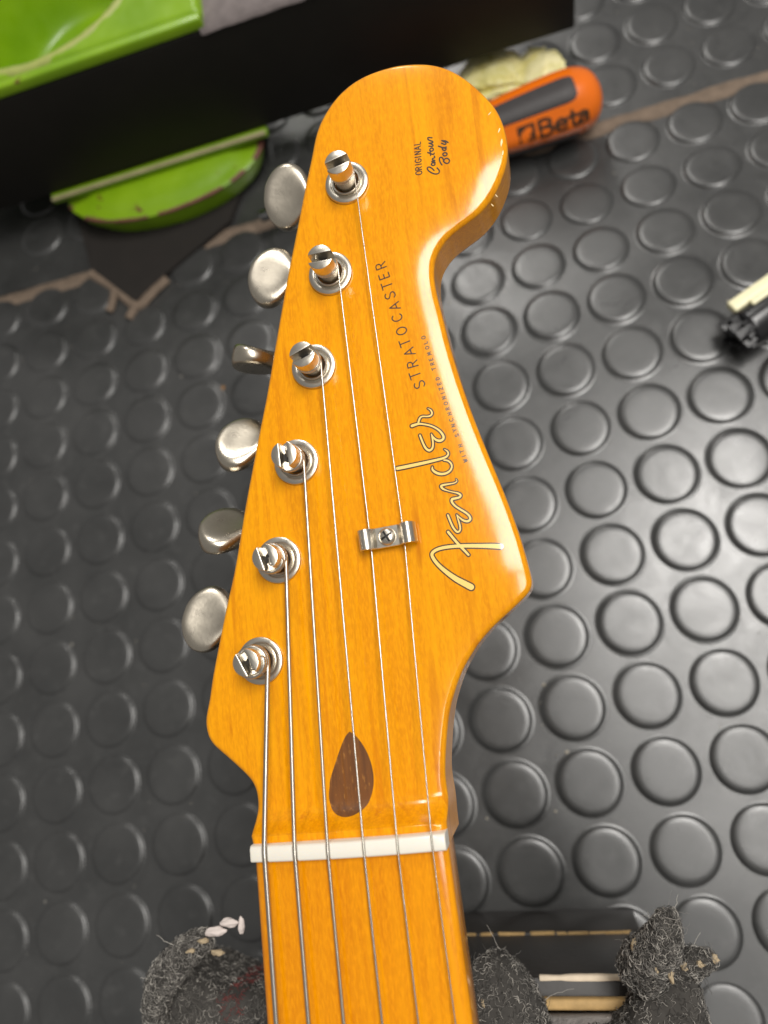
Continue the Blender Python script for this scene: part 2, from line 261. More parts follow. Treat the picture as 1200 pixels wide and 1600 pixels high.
bench=link('workbench_top',mesh('workbench_top',*[[(a*MM,b*MM,c*MM) for a,b,c in q] if k==0 else q for k,q in enumerate(box(-520,420,-330,640,-45,-15))],smooth=False),
           simple('bench_wood',(.20,.14,.09),.6,0,.4,40)); bench['kind']='structure'
RIM=[(0,1.30),(6.0,1.30),(9.0,1.31),(10.0,1.28),(10.8,1.19),(11.4,1.06),(11.85,.88),(12.12,.64),(12.3,.38),(12.5,.17),(12.8,.06),(13.3,.0),(13.8,-.08),(14.1,-.3)]
sv,sf=lathe([(max(r,.001)*MM,z*MM) for r,z in RIM][::-1],40,False)
STUD=mesh('stud',sv,sf); STUD.materials.append(RUBBER)
def add_stud(x,y,par,rng=random):
    o=bpy.data.objects.new('stud',STUD); COL.objects.link(o); o.parent=par
    n=mat_n(x,y); q=Vector((0,0,1)).rotation_difference(n)
    o.matrix_local=Matrix.Translation(Vector((x,y,mat_h(x,y)))*MM)@q.to_matrix().to_4x4()@Matrix.Rotation(rng.random()*6.28,4,'Z')
    return o
lower=sheet('rubber_mat',np.arange(-330,241,5),np.linspace(-230,236.5,94),0,RUBBER)
upper=sheet('rubber_mat',np.arange(-330,241,5),np.linspace(244,470,46),0,RUBBER)
for i in range(-10,7):
    for j in range(-8,6):
        add_stud(i*PIT,-j*PIT*ASP,lower)
co,si=math.cos(UPMAT[2]),math.sin(UPMAT[2])
for i in range(-11,5):
    for j in range(-4,2):
        u,v=UPMAT[0]+co*i-si*j, UPMAT[1]+si*i+co*j
        x,y=u*PIT,-v*PIT*ASP
        if y>258 and x<205: add_stud(x,y,upper)
# dusty wood showing in the seam and along the cut round the vise foot
SEAM=simple('dusty_wood_seam',(.17,.125,.09),.85,0,.45,240,bump=.8,bs=700)
mb=MB()
def strip(P,w):
    P=resample(catmull([(*p,) for p in P],6),3.0); V=[];F=[]
    for k,p in enumerate(P):
        d=P[min(k+1,len(P)-1)]-P[max(k-1,0)]; d/=np.linalg.norm(d); n=np.array([-d[1],d[0]])
        ww=w*(.5+.08*fbm(p[0]*.08,p[1]*.08,3))
        for s,dz in ((-1,-1.6),(-.8,.4),(.8,.4),(1,-1.6)):
            q=p+n*ww*s; V.append((q[0]*MM,q[1]*MM,(mat_h(*q)+dz+.5*fbm(q[0]*.3,q[1]*.3,1))*MM))
    for k in range(len(P)-1):
        for s in range(3): F.append((k*4+s,k*4+s+1,k*4+s+5,k*4+s+4))
    mb.add(V,F)
strip([(-330,240.4),(-262,239.4),(-203,240.5),(-120,240.6),(0,240.8),(80,241.2),(154,241.4),(240,241.5)],9.6)
sm=mb.build('seam_strip',SEAM); sm['kind']='structure'

# ------------------------------------------------------------------ the guitar
gt=bpy.data.objects.new('guitar',None); COL.objects.link(gt); gt.empty_display_size=.03
gt.matrix_world=Matrix(GTR+[[0,0,0,1]])
tag(gt,'amber lacquered maple guitar headstock and neck with six nickel tuners resting on the carpeted block','guitar')
A_ROLL,L_ROLL,R_EDGE=1.55,4.6,1.2
O=[tuple(p) for p in OUT if p[1]>9]
O=[(-21.2,.3),(-21.25,2.0),(-21.5,4.5),(-21.95,7.0)]+O+[(21.2,7.0),(21.05,4.5),(21.0,2.0),(21.0,.3)]
i0=[k for k,p in enumerate(O) if p[1]>9][0]
O=resample(catmull(O,8),.9)
# keep the tip readable but not razor sharp
def smooth_open(P,it):
    P=P.copy()
    for _ in range(it): P[1:-1]=P[1:-1]*.5+(P[:-2]+P[2:])*.25
    return P
O=smooth_open(O,3)
T=np.gradient(O,axis=0); T/=np.linalg.norm(T,axis=1)[:,None]
INW=np.stack([T[:,1],-T[:,0]],1)       # inward normal for a clockwise outline
def sm01(t): t=np.clip(t,0,1); return t*t*(3-2*t)
def ramp_z(y):
    """the scoop that lifts the face to the lip behind the nut"""
    t=np.clip((10.0-np.asarray(y,float))/5.2,0,1.0); z=6.0*t**2.1; e=np.clip((t-.86)/.14,0,1); return z-.38*e*e
def ramp_dz(y):
    y=np.asarray(y,float); return (ramp_z(y+.05)-ramp_z(y-.05))/.1
def wl(P):
    """how quickly the face flattens inwards; slower round the pointed treble corner"""
    P=np.atleast_2d(P); return 1-.52*np.exp(-((P[:,1]-66)/12)**2)*sm01((P[:,0]-8)/14)
def dist_in(p):
    """distance to the open outline and inward direction for points p (n,2)"""
    p=np.atleast_2d(p); a=O[:-1];b=O[1:];ab=b-a
    t=np.clip(((p[:,None]-a)*ab).sum(2)/(ab**2).sum(1),0,1); q=a+t[...,None]*ab
    v=p[:,None]-q; d=np.linalg.norm(v,axis=2); k=d.argmin(1); r=np.arange(len(p))
    return d[r,k], v[r,k]/np.maximum(d[r,k],1e-6)[:,None]
def soft_in(p):
    """rounded-off distance to the outline, so that the roll-off has no crease along the corner"""
    p=np.atleast_2d(p); D=np.zeros(len(p)); W=np.zeros((len(p),2))
    for k in range(0,len(p),4000):
        v=p[k:k+4000,None]-O; d=np.linalg.norm(v,axis=2)+1e-6; w=np.exp(-.45*(d-d.min(1)[:,None])); w/=w.sum(1)[:,None]
        D[k:k+4000]=(w*d).sum(1); W[k:k+4000]=(w[...,None]*v/d[...,None]).sum(1)
    return D, W
def face(P,d=None,iw=None):
    """height and normal of the lacquered face at points P"""
    P=np.atleast_2d(np.asarray(P,float))
    if d is None: d,iw=dist_in(P)
    D,W=soft_in(P); D=np.maximum(D-1.6,d*.5); nw=np.linalg.norm(W,axis=1)[:,None]; W=np.where(nw>.05,W/np.maximum(nw,.05),iw); W=W*np.minimum(1,np.maximum(nw,.0)*2.2+np.exp(-d/1.5)[:,None])
    w=wl(P)/L_ROLL; ar=A_ROLL*(.22+.78*sm01((P[:,0]+2)/24)*(1-sm01((P[:,1]-140)/26))); z=-1.0+A_ROLL-ar*np.exp(-d*w); e=np.clip(R_EDGE-d,0,R_EDGE); z=z-(R_EDGE-np.sqrt(np.maximum(R_EDGE**2-e**2,0)))+ramp_z(P[:,1])
    roll=ar*w*np.exp(-D*w)*(L_ROLL*w)**-.3; e=np.clip(e,0,R_EDGE*.9999); tight=e/np.sqrt(R_EDGE**2-e**2)
    g=W*roll[:,None]+iw*tight[:,None]; N=np.c_[-g[:,0],-g[:,1]-ramp_dz(P[:,1]),np.ones(len(P))]
    return z,N/np.linalg.norm(N,axis=1)[:,None]
def face_z(x,y): return float(face([(x,y)])[0][0])
def build_headstock():
    ds=[0,.06,.2,.42,.75,1.2,1.8]; n=len(O); V=[];N=[];F=[]
    for d in ds:
        P=O+INW*d; z,nn=face(P,np.full(n,d),INW)
        for k in range(n):
            V.append((P[k,0],P[k,1],z[k])); N.append((-INW[k,0],-INW[k,1],0.0) if d==0 else tuple(nn[k]))
    for i in range(len(ds)-1):
        for k in range(n-1): F.append((i*n+k,(i+1)*n+k,(i+1)*n+k+1,i*n+k+1))
    last=O+INW*ds[-1]; base=(len(ds)-1)*n
    gx=np.arange(-36,58,2.0); gy=np.arange(.3,184,2.0); g=np.array([(x,y) for x in gx for y in gy])+RNG.uniform(-.2,.2,(len(gx)*len(gy),2))
    g=g[g[:,1]>26]; g=np.r_[g,[(x,y) for x in np.arange(-35,30,.9) for y in np.arange(.8,26,.45)],[(x,.3) for x in np.arange(-18,19,.9)]]
    # inside test
    poly=np.r_[last,last[:1]]; ins=np.zeros(len(g),bool)
    for a,b in zip(poly[:-1],poly[1:]):
        c=((a[1]>g[:,1])!=(b[1]>g[:,1]))
        with np.errstate(divide='ignore',invalid='ignore'): xi=(b[0]-a[0])*(g[:,1]-a[1])/(b[1]-a[1])+a[0]
        ins^=c&(g[:,0]<xi)
    dd,_=dist_in(g); g=g[ins&(dd>ds[-1]+.9)]
    pts=[Vector(p) for p in last]+[Vector(p) for p in g]
    res=delaunay_2d_cdt(pts,[],[list(range(n-1,-1,-1))],0,1e-5,True)
    ov,oe,of,origv=res[0],res[1],res[2],res[3]
    idx=[]; new=[]
    for k,v in enumerate(ov):
        src=[q for q in origv[k] if q<n]
        if src: idx.append(base+src[0])
        else:
            idx.append(len(V)); new.append((v.x,v.y)); V.append(None); N.append(None)
    z,nn=face(np.array(new)); b0=len(V)-len(new)
    for k,q in enumerate(new): V[b0+k]=(q[0],q[1],float(z[k])); N[b0+k]=tuple(nn[k])
    for f,src in zip(of,res[5]):
        if not src: continue
        q=[idx[i] for i in f]
        if len(set(q))<3: continue
        a,b,c=(Vector(V[i]).to_2d() for i in q[:3])
        if (b-a).cross(c-a)<0: q=q[::-1]
        F.append(tuple(q))
    # sides and back
    prev=0
    for d,z,nz in ((0,-6,0),(0,-12.2,0),(.35,-13.4,-.7),(1.3,-14,-1)):
        P=O+INW*d; o=len(V)
        for k in range(n):
            V.append((P[k,0],P[k,1],z if z>-12.1 else z)); N.append((-INW[k,0]*(1+nz*.9),-INW[k,1]*(1+nz*.9),nz))
        for k in range(n-1): F.append((prev+k,prev+k+1,o+k+1,o+k))
        prev=o
    rb=delaunay_2d_cdt([Vector(p) for p in O+INW*1.3],[],[list(range(n-1,-1,-1))],0,1e-5,True)
    for f,src in zip(rb[2],rb[5]):
        if not src: continue
        q=[prev+[w for w in rb[3][i] if w<n][0] for i in f if rb[3][i]]
        if len(set(q))==3: F.append(tuple(q[::-1]))
    V=[(x*MM,y*MM,z*MM) for x,y,z in V]
    # orient rings: top strips must face up
    me=mesh('headstock',V,F)
    NN=[Vector(q).normalized() for q in N]
    me.normals_split_custom_set_from_vertices(NN)
    return link('headstock',me,WOOD,gt)
build_headstock()

def crown(x): return -x*x/368.0
def build_neck():
    V=[];F=[];ys=[.2,-5,-15,-30,-45,-60,-80,-100,-125]; prof_n=None
    for y in ys:
        w=21.0+.0146*abs(y); P=[]
        for k in range(13): x=-w+1.2+(2*w-2.4)*k/12; P.append((x,7.2+crown(x)))
        P+= [(w-.55,5.75+.0),(w-.12,5.3),(w,4.6),(w,1.0)]
        for k in range(1,16):
            a=math.pi*k/16; c=math.cos(a); s=math.sin(a)
            P.append((w*math.copysign(abs(c)**.62,c),1.0-15.5*(s**.72)))
        P+= [(-w,1.0),(-w,4.6),(-w+.12,5.3),(-w+.55,5.75)]
        prof_n=len(P); V+= [(x*MM,y*MM,z*MM) for x,z in P]
    for i in range(len(ys)-1):
        for k in range(prof_n): F.append((i*prof_n+k,(i+1)*prof_n+k,(i+1)*prof_n+(k+1)%prof_n,i*prof_n+(k+1)%prof_n))
    F.append(tuple(range(prof_n))); F.append(tuple(range(len(V)-1,len(V)-prof_n-1,-1)))
    me=mesh('neck',V,F); b=bmesh.new(); b.from_mesh(me); bmesh.ops.recalc_face_normals(b,faces=b.faces); b.to_mesh(me); b.free()
    me.polygons.foreach_set('use_smooth',[True]*len(me.polygons)); me.set_sharp_from_angle(angle=math.radians(50))
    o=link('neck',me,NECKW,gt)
    for y in (-36.4,-70.7,-103.1):
        w=20.9+.0146*abs(y); P=[(x*MM,y*MM,(7.4+crown(x))*MM) for x in np.linspace(-w,w,15)]
        v,f=frame_tube(P,1.1*MM,8); link('fret',mesh('fret',v,f),NICKEL,o)
build_neck()
# nut
NUTX=[18.3,11.3,4.3,-3.35,-10.6,-17.5]; GAUGE=[.28,.36,.46,.72,.95,1.17]
xs=list(np.linspace(-20.6,20.6,29))+[-21,-20.9,20.9,21]
for x,g_ in zip(NUTX,GAUGE): xs+=[x-g_/2-.16,x-g_/2-.06,x+g_/2+.06,x+g_/2+.16]
xs=sorted(xs)
def slot(x): return -.55 if any(abs(x-q)<g_/2+.1 for q,g_ in zip(NUTX,GAUGE)) else (-.25 if abs(x)>20.95 else (-.05 if abs(x)>20.8 else 0))
mb=MB(); V=[];F=[]
sec=[(0.0,2.0),(0.0,-.35),(.12,-.1),(.4,0),(2.7,-.05),(3.15,-.35),(3.3,-.7),(3.3,2.0)]
sec=[(0.0,'b'),(0.0,-.5),(.15,-.14),(.5,0),(2.6,-.12),(3.1,-.4),(3.3,-.9),(3.3,'b')]
for x in xs:
    for y,z in sec: V.append((x*MM,y*MM,(3.2 if z=='b' else 9.25+crown(x)+z+slot(x))*MM))
m=len(sec)
for i in range(len(xs)-1):
    for k in range(m): F.append((i*m+k,(i+1)*m+k,(i+1)*m+(k+1)%m,i*m+(k+1)%m))
F.append(tuple(range(m-1,-1,-1))); F.append(tuple(range(len(V)-m,len(V))))
mb.add(V,F); nut=mb.build('nut',BONE,gt,angle=60)
b=bmesh.new(); b.from_mesh(nut.data); bmesh.ops.recalc_face_normals(b,faces=b.faces); b.to_mesh(nut.data); b.free()

# flat print and inlay: union of overlapping shapes as one thin sheet that follows the face
def sheet_from(polys,lift,name,mat,parent,fine=0):
    pts=[];faces=[]
    for P in polys:
        if sum(P[i-1][0]*P[i][1]-P[i][0]*P[i-1][1] for i in range(len(P)))<0: P=P[::-1]
        o=len(pts); pts+= [Vector((float(p[0]),float(p[1]))) for p in P]; faces.append(list(range(o,o+len(P))))
    if fine:
        q=np.array([(p.x,p.y) for p in pts]); lo=q.min(0);hi=q.max(0)
        pts+= [Vector((float(x),float(y))) for x in np.arange(lo[0],hi[0],fine) for y in np.arange(lo[1],hi[1],fine)]
    r=delaunay_2d_cdt(pts,[],faces,0,1e-4,True)
    ov,of,orf=r[0],r[2],r[5]
    P=np.array([(v.x,v.y) for v in ov]); z,nn=face(P); z=z+lift
    V=[(P[k,0]*MM,P[k,1]*MM,z[k]*MM) for k in range(len(P))]; F=[]
    PP=[np.array([(q[0],q[1]) for q in pl],float) for pl in polys]; BB=np.array([[*q.min(0),*q.max(0)] for q in PP])
    def covered(c):
        for i in np.nonzero((BB[:,0]<=c[0])&(BB[:,2]>=c[0])&(BB[:,1]<=c[1])&(BB[:,3]>=c[1]))[0]:
            q=PP[i]; r_=np.roll(q,-1,0); cr=((q[:,1]>c[1])!=(r_[:,1]>c[1]))
            if (cr&(c[0]<(r_[:,0]-q[:,0])*(c[1]-q[:,1])/np.where(np.abs(r_[:,1]-q[:,1])<1e-12,1e-12,r_[:,1]-q[:,1])+q[:,0])).sum()%2: return True
        return False
    for f in of:
        if not covered(P[list(f)].mean(0)): continue
        a,b_,c=(P[i] for i in f[:3])
        if abs(np.cross(b_-a,c-a))<1e-9: continue
        F.append(tuple(f) if np.cross(b_-a,c-a)>0 else tuple(f)[::-1])
    N=[Vector(q) for q in nn]
    me=mesh(name,V,F); me.normals_split_custom_set_from_vertices(N)
    return link(name,me,mat,parent)
def ribbon(P,grow=0.0,n=14,minw=.05):
    """P: (x,y,w) -> overlapping quads and discs"""
    out=[]
    for k,(x,y,w) in enumerate(P):
        r=max(w/2+grow,minw); out.append([(x+r*math.cos(2*math.pi*(j+.37*k%1)/n),y+r*math.sin(2*math.pi*(j+.37*k%1)/n)) for j in range(n)])
        if k:
            x0,y0,w0=P[k-1]; r0=max(w0/2+grow,minw); d=math.hypot(x-x0,y-y0)
            if d<1e-6: continue
            nx,ny=-(y-y0)/d,(x-x0)/d
            out.append([(x0+nx*r0,y0+ny*r0),(x0-nx*r0,y0-ny*r0),(x-nx*r,y-ny*r),(x+nx*r,y+ny*r)])
    return out
po=[];pi_=[]
for S in SCRIPT:
    C=[tuple(q) for q in catmull(S,3)]
    po+=ribbon(C,0.02); pi_+=ribbon(C,-.27)
so=sheet_from(po,.035,'script_logo',INK,gt)
sheet_from(pi_,.065,'script_fill',GOLD,so)
GL={'S':[[(.88,.86),(.7,.98),(.4,1),(.16,.86),(.16,.66),(.4,.53),(.66,.45),(.88,.3),(.84,.1),(.6,0),(.3,0),(.06,.16)]],
 'T':[[(0,1),(.9,1)],[(.45,1),(.45,0)]],'R':[[(.1,0),(.1,1),(.55,1),(.78,.88),(.78,.62),(.55,.5),(.1,.5)],[(.45,.5),(.85,0)]],
 'A':[[(0,0),(.48,1),(.96,0)],[(.17,.34),(.79,.34)]],
 'O':[[(.5+.5*math.cos(t*math.pi/8),.5+.5*math.sin(t*math.pi/8)) for t in range(17)]],
 'C':[[(.55+.5*math.cos(t*math.pi/8),.5+.5*math.sin(t*math.pi/8)) for t in range(2,15)]],
 'G':[[(.5+.5*math.cos(t*math.pi/8),.5+.5*math.sin(t*math.pi/8)) for t in range(2,16)]+[(.98,.45),(.6,.45)]],
 'E':[[(.75,1),(.1,1),(.1,0),(.75,0)],[(.1,.52),(.65,.52)]],'I':[[(.45,0),(.45,1)]],'L':[[(.15,1),(.15,0),(.75,0)]],
 'N':[[(.08,0),(.08,1),(.85,0),(.85,1)]],'M':[[(0,0),(.12,1),(.5,.25),(.88,1),(1,0)]],'W':[[(0,1),(.25,0),(.5,.85),(.75,0),(1,1)]],
 'H':[[(.1,0),(.1,1)],[(.82,0),(.82,1)],[(.1,.52),(.82,.52)]],'Y':[[(0,1),(.45,.5),(.9,1)],[(.45,.5),(.45,0)]],
 'Z':[[(.08,1),(.85,1),(.05,0),(.88,0)]],'D':[[(.1,0),(.1,1),(.45,1),(.8,.8),(.85,.5),(.8,.2),(.45,0),(.1,0)]]}
def word(letters,h,wd,stroke,name):
    C=np.array([p for _,p in letters],float); polys=[]
    for k,(ch,p) in enumerate(letters):
        b=C[min(k+1,len(C)-1)]-C[max(k-1,0)]; b/=np.linalg.norm(b); n=np.array([-b[1],b[0]])
        for S in GL[ch]:
            P=[]
            for u,v in S:
                q=C[k]+b*((u-.46)*wd*h)+n*((v-.5)*h); P.append((q[0],q[1],stroke))
            polys+=ribbon(P,0,8)
    return sheet_from(polys,.04,name,INK,gt)
word(STRAT,2.4,.74,.27,'lettering'); word(SYNC,.84,.78,.19,'lettering'); word(ORIG,1.5,.62,.24,'lettering')
pol=[]
for S in CONTOUR: pol+=ribbon([(q[0],q[1],.33) for q in catmull(S,3)],0,8)
sheet_from(pol,.04,'lettering',INK,gt)
pc=np.array(PLUG); pc=np.array(catmull(np.r_[pc,pc[:1]],3))[:-1]
sheet_from([[tuple(p) for p in pc]],.05,'walnut_plug',WALNUT,gt,.5)

for P in CHIPS: sheet_from([P],.03,'lacquer_chip',CHIPM,gt)
# tuning machines
ANG=0.28900
SLOT=[11.8,-1.5,19.0,-88.9,-75.1,-65.2]; BROT=[-16,9,84,32,50,14]
UX=np.array([-math.cos(ANG),math.sin(ANG)]); VX=np.array([math.sin(ANG),math.cos(ANG)])
mb=MB(); mb.add(*lathe([(r*MM,z*MM) for r,z in ((5.35,-.6),(5.4,.65),(5.28,.95),(5.0,1.1),(4.15,1.22),(3.98,1.12),(3.9,.75),(3.62,.7),(3.55,1.35),(3.45,1.5),(3.15,1.5),(3.05,1.3),(3.05,-.2))],48,False))
BUSH=mb.build('bushing',NICKEL); BUSH_ME=BUSH.data; BUSH_ME.set_sharp_from_angle(angle=math.radians(40)); bpy.data.objects.remove(BUSH)
def post_mesh():
    mb=MB(); mb.add(*lathe([(r*MM,z*MM) for r,z in ((2.85,-1),(2.85,.8),(2.6,2.2),(2.5,4.2),(2.62,5.4),(2.95,6.1),(3.0,6.45),(3.0,6.6))],40))
    for sgn in (1,-1):
        R=3.0;h=.92; a0=math.asin(h/R); A=np.linspace(a0,math.pi-a0,18)
        def ring(r,hh,z): 
            a1=math.asin(min(hh/r,.99)); B=np.linspace(a1,math.pi-a1,18)
            return [(r*math.cos(t)*MM,sgn*r*math.sin(t)*MM,z*MM) for t in B]
        V=ring(3.0,h,6.55)+ring(3.0,h,9.62)+ring(2.93,h+.06,9.84)+ring(2.75,h+.2,9.93); n=18; F=[]
        for i in range(3):
            for k in range(n): F.append((i*n+k,i*n+(k+1)%n,(i+1)*n+(k+1)%n,(i+1)*n+k))
        F.append(tuple(range(3*n,4*n)))
        if sgn<0: F=[f[::-1] for f in F]
        mb.add(V,F)
    v,f=lathe([(1.25*MM,6.63*MM),(1.2*MM,6.64*MM)],20); mb.add(v,f,1)
    o=mb.build('post',[NICKEL,HOLE]); me=o.data; me.set_sharp_from_angle(angle=math.radians(35)); bpy.data.objects.remove(o)
    return me
POST_ME=post_mesh()
def button_mesh():
    # along +X from the collar outwards; half height along Y, half thickness along Z
    st=[(0,2.6,2.6,2),(1.2,2.9,2.7,2),(2.2,3.6,2.7,2.1),(3.4,5.6,2.65,2.3),(5.0,7.6,2.55,2.6),(7.2,8.9,2.6,3.0),(9.6,9.1,2.85,3.2),(11.6,8.3,3.2,3.2),(13.2,6.8,3.5,3.1),(14.3,4.9,3.55,3.0),(14.9,3.2,3.2,2.8),(15.15,1.2,1.6,2.2)]
    S=catmull([np.array(s,float) for s in st],3); n=36; V=[];F=[]
    for x,h,t,e in S:
        for k in range(n):
            a=2*math.pi*k/n; c,s=math.cos(a),math.sin(a)
            yy=h*math.copysign(abs(c)**(2/e),c); zz=t*math.copysign(abs(s)**(2/e),s)
            zz*=1+.22*(min(abs(yy)/9,1)**2)-.08
            V.append((x*.96*MM,yy*.96*MM,zz*MM))
    for i in range(len(S)-1):
        for k in range(n): F.append((i*n+k,(i+1)*n+k,(i+1)*n+(k+1)%n,i*n+(k+1)%n))
    F.append(tuple(range(n))); F.append(tuple(range(len(V)-1,len(V)-n-1,-1)))
    me=mesh('button',V,F); b=bmesh.new(); b.from_mesh(me); bmesh.ops.recalc_face_normals(b,faces=b.faces); b.to_mesh(me); b.free()
    me.polygons.foreach_set('use_smooth',[True]*len(me.polygons)); me.materials.append(BRASSY); return me
BUT_ME=button_mesh()
mb=MB(); mb.add(*[[(a*MM,b*MM,c*MM) for a,b,c in q] if k==0 else q for k,q in enumerate(box(-9,9,-10.5,10.5,-22.5,-14.02))])
v,f=frame_tube([(8*MM,5.6*MM,-17.5*MM),(16.8*MM,5.6*MM,-17.5*MM)],2.3*MM,20); mb.add(v,f)
tmo=mb.build('tuning_machine',NICKEL,bevel=.8*MM); TM_ME=tmo.data; TM_ME.set_sharp_from_angle(angle=math.radians(50)); bpy.data.objects.remove(tmo)
for k,(px,py) in enumerate(POSTS):
    t=bpy.data.objects.new('tuning_machine',TM_ME); COL.objects.link(t); t.parent=gt
    rot=Matrix((( UX[0],VX[0],0,0),(UX[1],VX[1],0,0),(0,0,1,0),(0,0,0,1)))
    rot=Matrix(((UX[0],-UX[1],0,0),(UX[1],UX[0],0,0),(0,0,1,0),(0,0,0,1)))   # +X outwards, +Y away from the tip
    rot=rot@Matrix.Scale(1,4)
    base=Matrix.Translation((px*MM,py*MM,0))
    flip=Matrix(((UX[0],VX[0],0,0),(UX[1],VX[1],0,0),(0,0,-1,0),(0,0,0,1)))
    # a proper rotation with +X along the shaft; the worm lies 5.6 mm towards the tip
    R3=Matrix(((UX[0],-UX[1],0,0),(UX[1],UX[0],0,0),(0,0,1,0),(0,0,0,1)))
    t.matrix_local=base@R3
    me_y=-1.0  # local -Y points to the tip
    zf=face_z(px,py)
    p=bpy.data.objects.new('post',POST_ME); COL.objects.link(p); p.parent=t
    p.matrix_local=R3.inverted()@Matrix.Translation((0,0,(zf-.6)*MM))@Matrix.Rotation(math.radians(SLOT[k]),4,'Z')
    bu=bpy.data.objects.new('bushing',BUSH_ME); COL.objects.link(bu); bu.parent=t; bu.location=(0,0,(zf-.08)*MM)
    bt=bpy.data.objects.new('button',BUT_ME); COL.objects.link(bt); bt.parent=t
    bt.matrix_local=Matrix.Translation((14.6*MM,-5.6*MM,-17.5*MM))@Matrix.Rotation(math.radians(BROT[k]),4,'X')
TM_ME.transform(Matrix.Scale(-1,4,(0,1,0))); TM_ME.flip_normals()

# strings
GAUGE=[.28,.36,.46,.72,.95,1.17]; NUTX=[18.3,11.3,4.3,-3.35,-10.6,-17.5]   # high to low
TREEX=[19.15,11.5]
for k in range(6):
    r=GAUGE[k]/2; px,py=POSTS[k]; x0=NUTX[k]; zf=face_z(px,py)
    wr=2.62+r; zw=zf+4.15
    P=[]
    for y in (-125,-60,-20): P.append((x0*(1+.00075*-y),y,9.2+crown(x0)+.0125*-y))
    P+= [(x0,-.2,9.2+crown(x0)),(x0,1.2,9.22+crown(x0)),(x0,2.7,9.05+crown(x0))]
    dx,dy=px+wr-x0,py-2.7
    zs=zw
    if k<2:
        P+= [(TREEX[k],62.6,2.35),(TREEX[k],65.3,2.2),(TREEX[k]-.02,68,2.3)]
    P=[np.array(p,float) for p in P]
    last=P[-1]; aim=np.array([px+wr,py,zs])
    for t in (.25,.5,.75,.97): P.append(last+(aim-last)*t)
    turns=[2.2,2.4,2.2,2.1,2.0,2.1][k]; nst=int(turns*28)
    pitch=max(GAUGE[k]*1.08,.55)
    for i in range(nst):
        a=2*math.pi*i/28; P.append(np.array([px+wr*math.cos(a),py+wr*math.sin(a),zs+pitch*a/(2*math.pi)]))
    # the end dives through the slot
    aS=math.radians(SLOT[k]); zt=P[-1][2]
    e=np.array([px+1.6*math.cos(aS),py+1.6*math.sin(aS),zf+7.2]); 
    if (P[-1][:2]-np.array([px,py]))@np.array([math.cos(aS),math.sin(aS)])<0: e=np.array([px-1.6*math.cos(aS),py-1.6*math.sin(aS),zf+7.2])
    P+= [e,np.array([px,py,zf+6.2])]
    P=np.array(P)
    if k<3:
        Q=[]
        for i in range(len(P)-1):
            Q.append(P[i])
        Q.append(P[-1]); v,f=frame_tube([tuple(q*MM) for q in Q],r*MM,8); mt=STEEL
    else:
        step={3:.13,4:.15,5:.17}[k]; Q=resample(P,step)
        rr=[(r*(1.0 if (i%2) else .86))*MM for i in range(len(Q))]
        v,f=frame_tube([tuple(q*MM) for q in Q],rr,7); mt=WOUND
    link('string',mesh('string',v,f),mt,gt)

# string tree: bent clip with a cross-head screw
mb=MB(); sec=[]
ys_=(-2.35,2.35)
pr=[(-6.3,2.0),(-6.35,2.7),(-5.95,3.9),(-5.0,4.55),(-4.0,4.25),(-3.2,3.2),(-2.7,2.6),(-2.4,2.5),(2.4,2.5),(2.7,2.6),(3.2,3.2),(4.0,4.25),(5.0,4.55),(5.95,3.9),(6.35,2.7),(6.3,2.0)]
pr=[(x,z) for x,z,_ in [(q[0],q[1],0) for q in catmull([(a,b) for a,b in pr],3)]]
V=[];F=[]
tt=np.array(pr); tn=np.gradient(tt,axis=0); tn/=np.linalg.norm(tn,axis=1)[:,None]; nn=np.stack([-tn[:,1],tn[:,0]],1)
for (x,z),n_ in zip(tt,nn):
    for y,o_ in ((ys_[0],0),(ys_[0]+.12,.28),(ys_[1]-.12,.28),(ys_[1],0),(ys_[1],-.3),(ys_[0],-.3)):
        V.append(((x+n_[0]*o_)*MM,y*MM,(z+n_[1]*o_)*MM))
for i in range(len(tt)-1):
    for k in range(6): F.append((i*6+k,(i+1)*6+k,(i+1)*6+(k+1)%6,i*6+(k+1)%6))
F.append(tuple(range(6))); F.append(tuple(range(len(V)-1,len(V)-7,-1))); mb.add(V,F)
v,f=lathe([(r*MM,z*MM) for r,z in ((1.9,-.2),(1.9,2.3))],24); mb.add(v,f)
tree=mb.build('string_tree',NICKEL,gt,angle=45)
b=bmesh.new(); b.from_mesh(tree.data); bmesh.ops.recalc_face_normals(b,faces=b.faces); b.to_mesh(tree.data); b.free()
tree.matrix_local=Matrix.Translation((15.5*MM,65.25*MM,0))@Matrix.Rotation(math.radians(2.0),4,'Z')
mb=MB(); mb.add(*lathe([(r*MM,z*MM) for r,z in ((2.0,2.8),(1.98,3.1),(1.75,3.5),(1.3,3.8),(.7,3.93),(.15,3.96))],28))
for a in (25,115):
    c,s=math.cos(math.radians(a)),math.sin(math.radians(a))
    def rq(x,y,z): return ((x*c-y*s)*MM,(x*s+y*c)*MM,z*MM)
    L_,W_=1.35,.24; zz=4.0+(a>100)*.004
    V=[rq(-L_,-W_,3.78),rq(L_,-W_,3.78),rq(L_,W_,3.78),rq(-L_,W_,3.78),rq(-L_+.2,-W_,zz),rq(L_-.2,-W_,zz),rq(L_-.2,W_,zz),rq(-L_+.2,W_,zz)]
    mb.add(V,[(0,1,5,4),(1,2,6,5),(2,3,7,6),(3,0,4,7),(4,5,6,7)],1)
mb.build('screw',[NICKEL,HOLE],tree,angle=50)

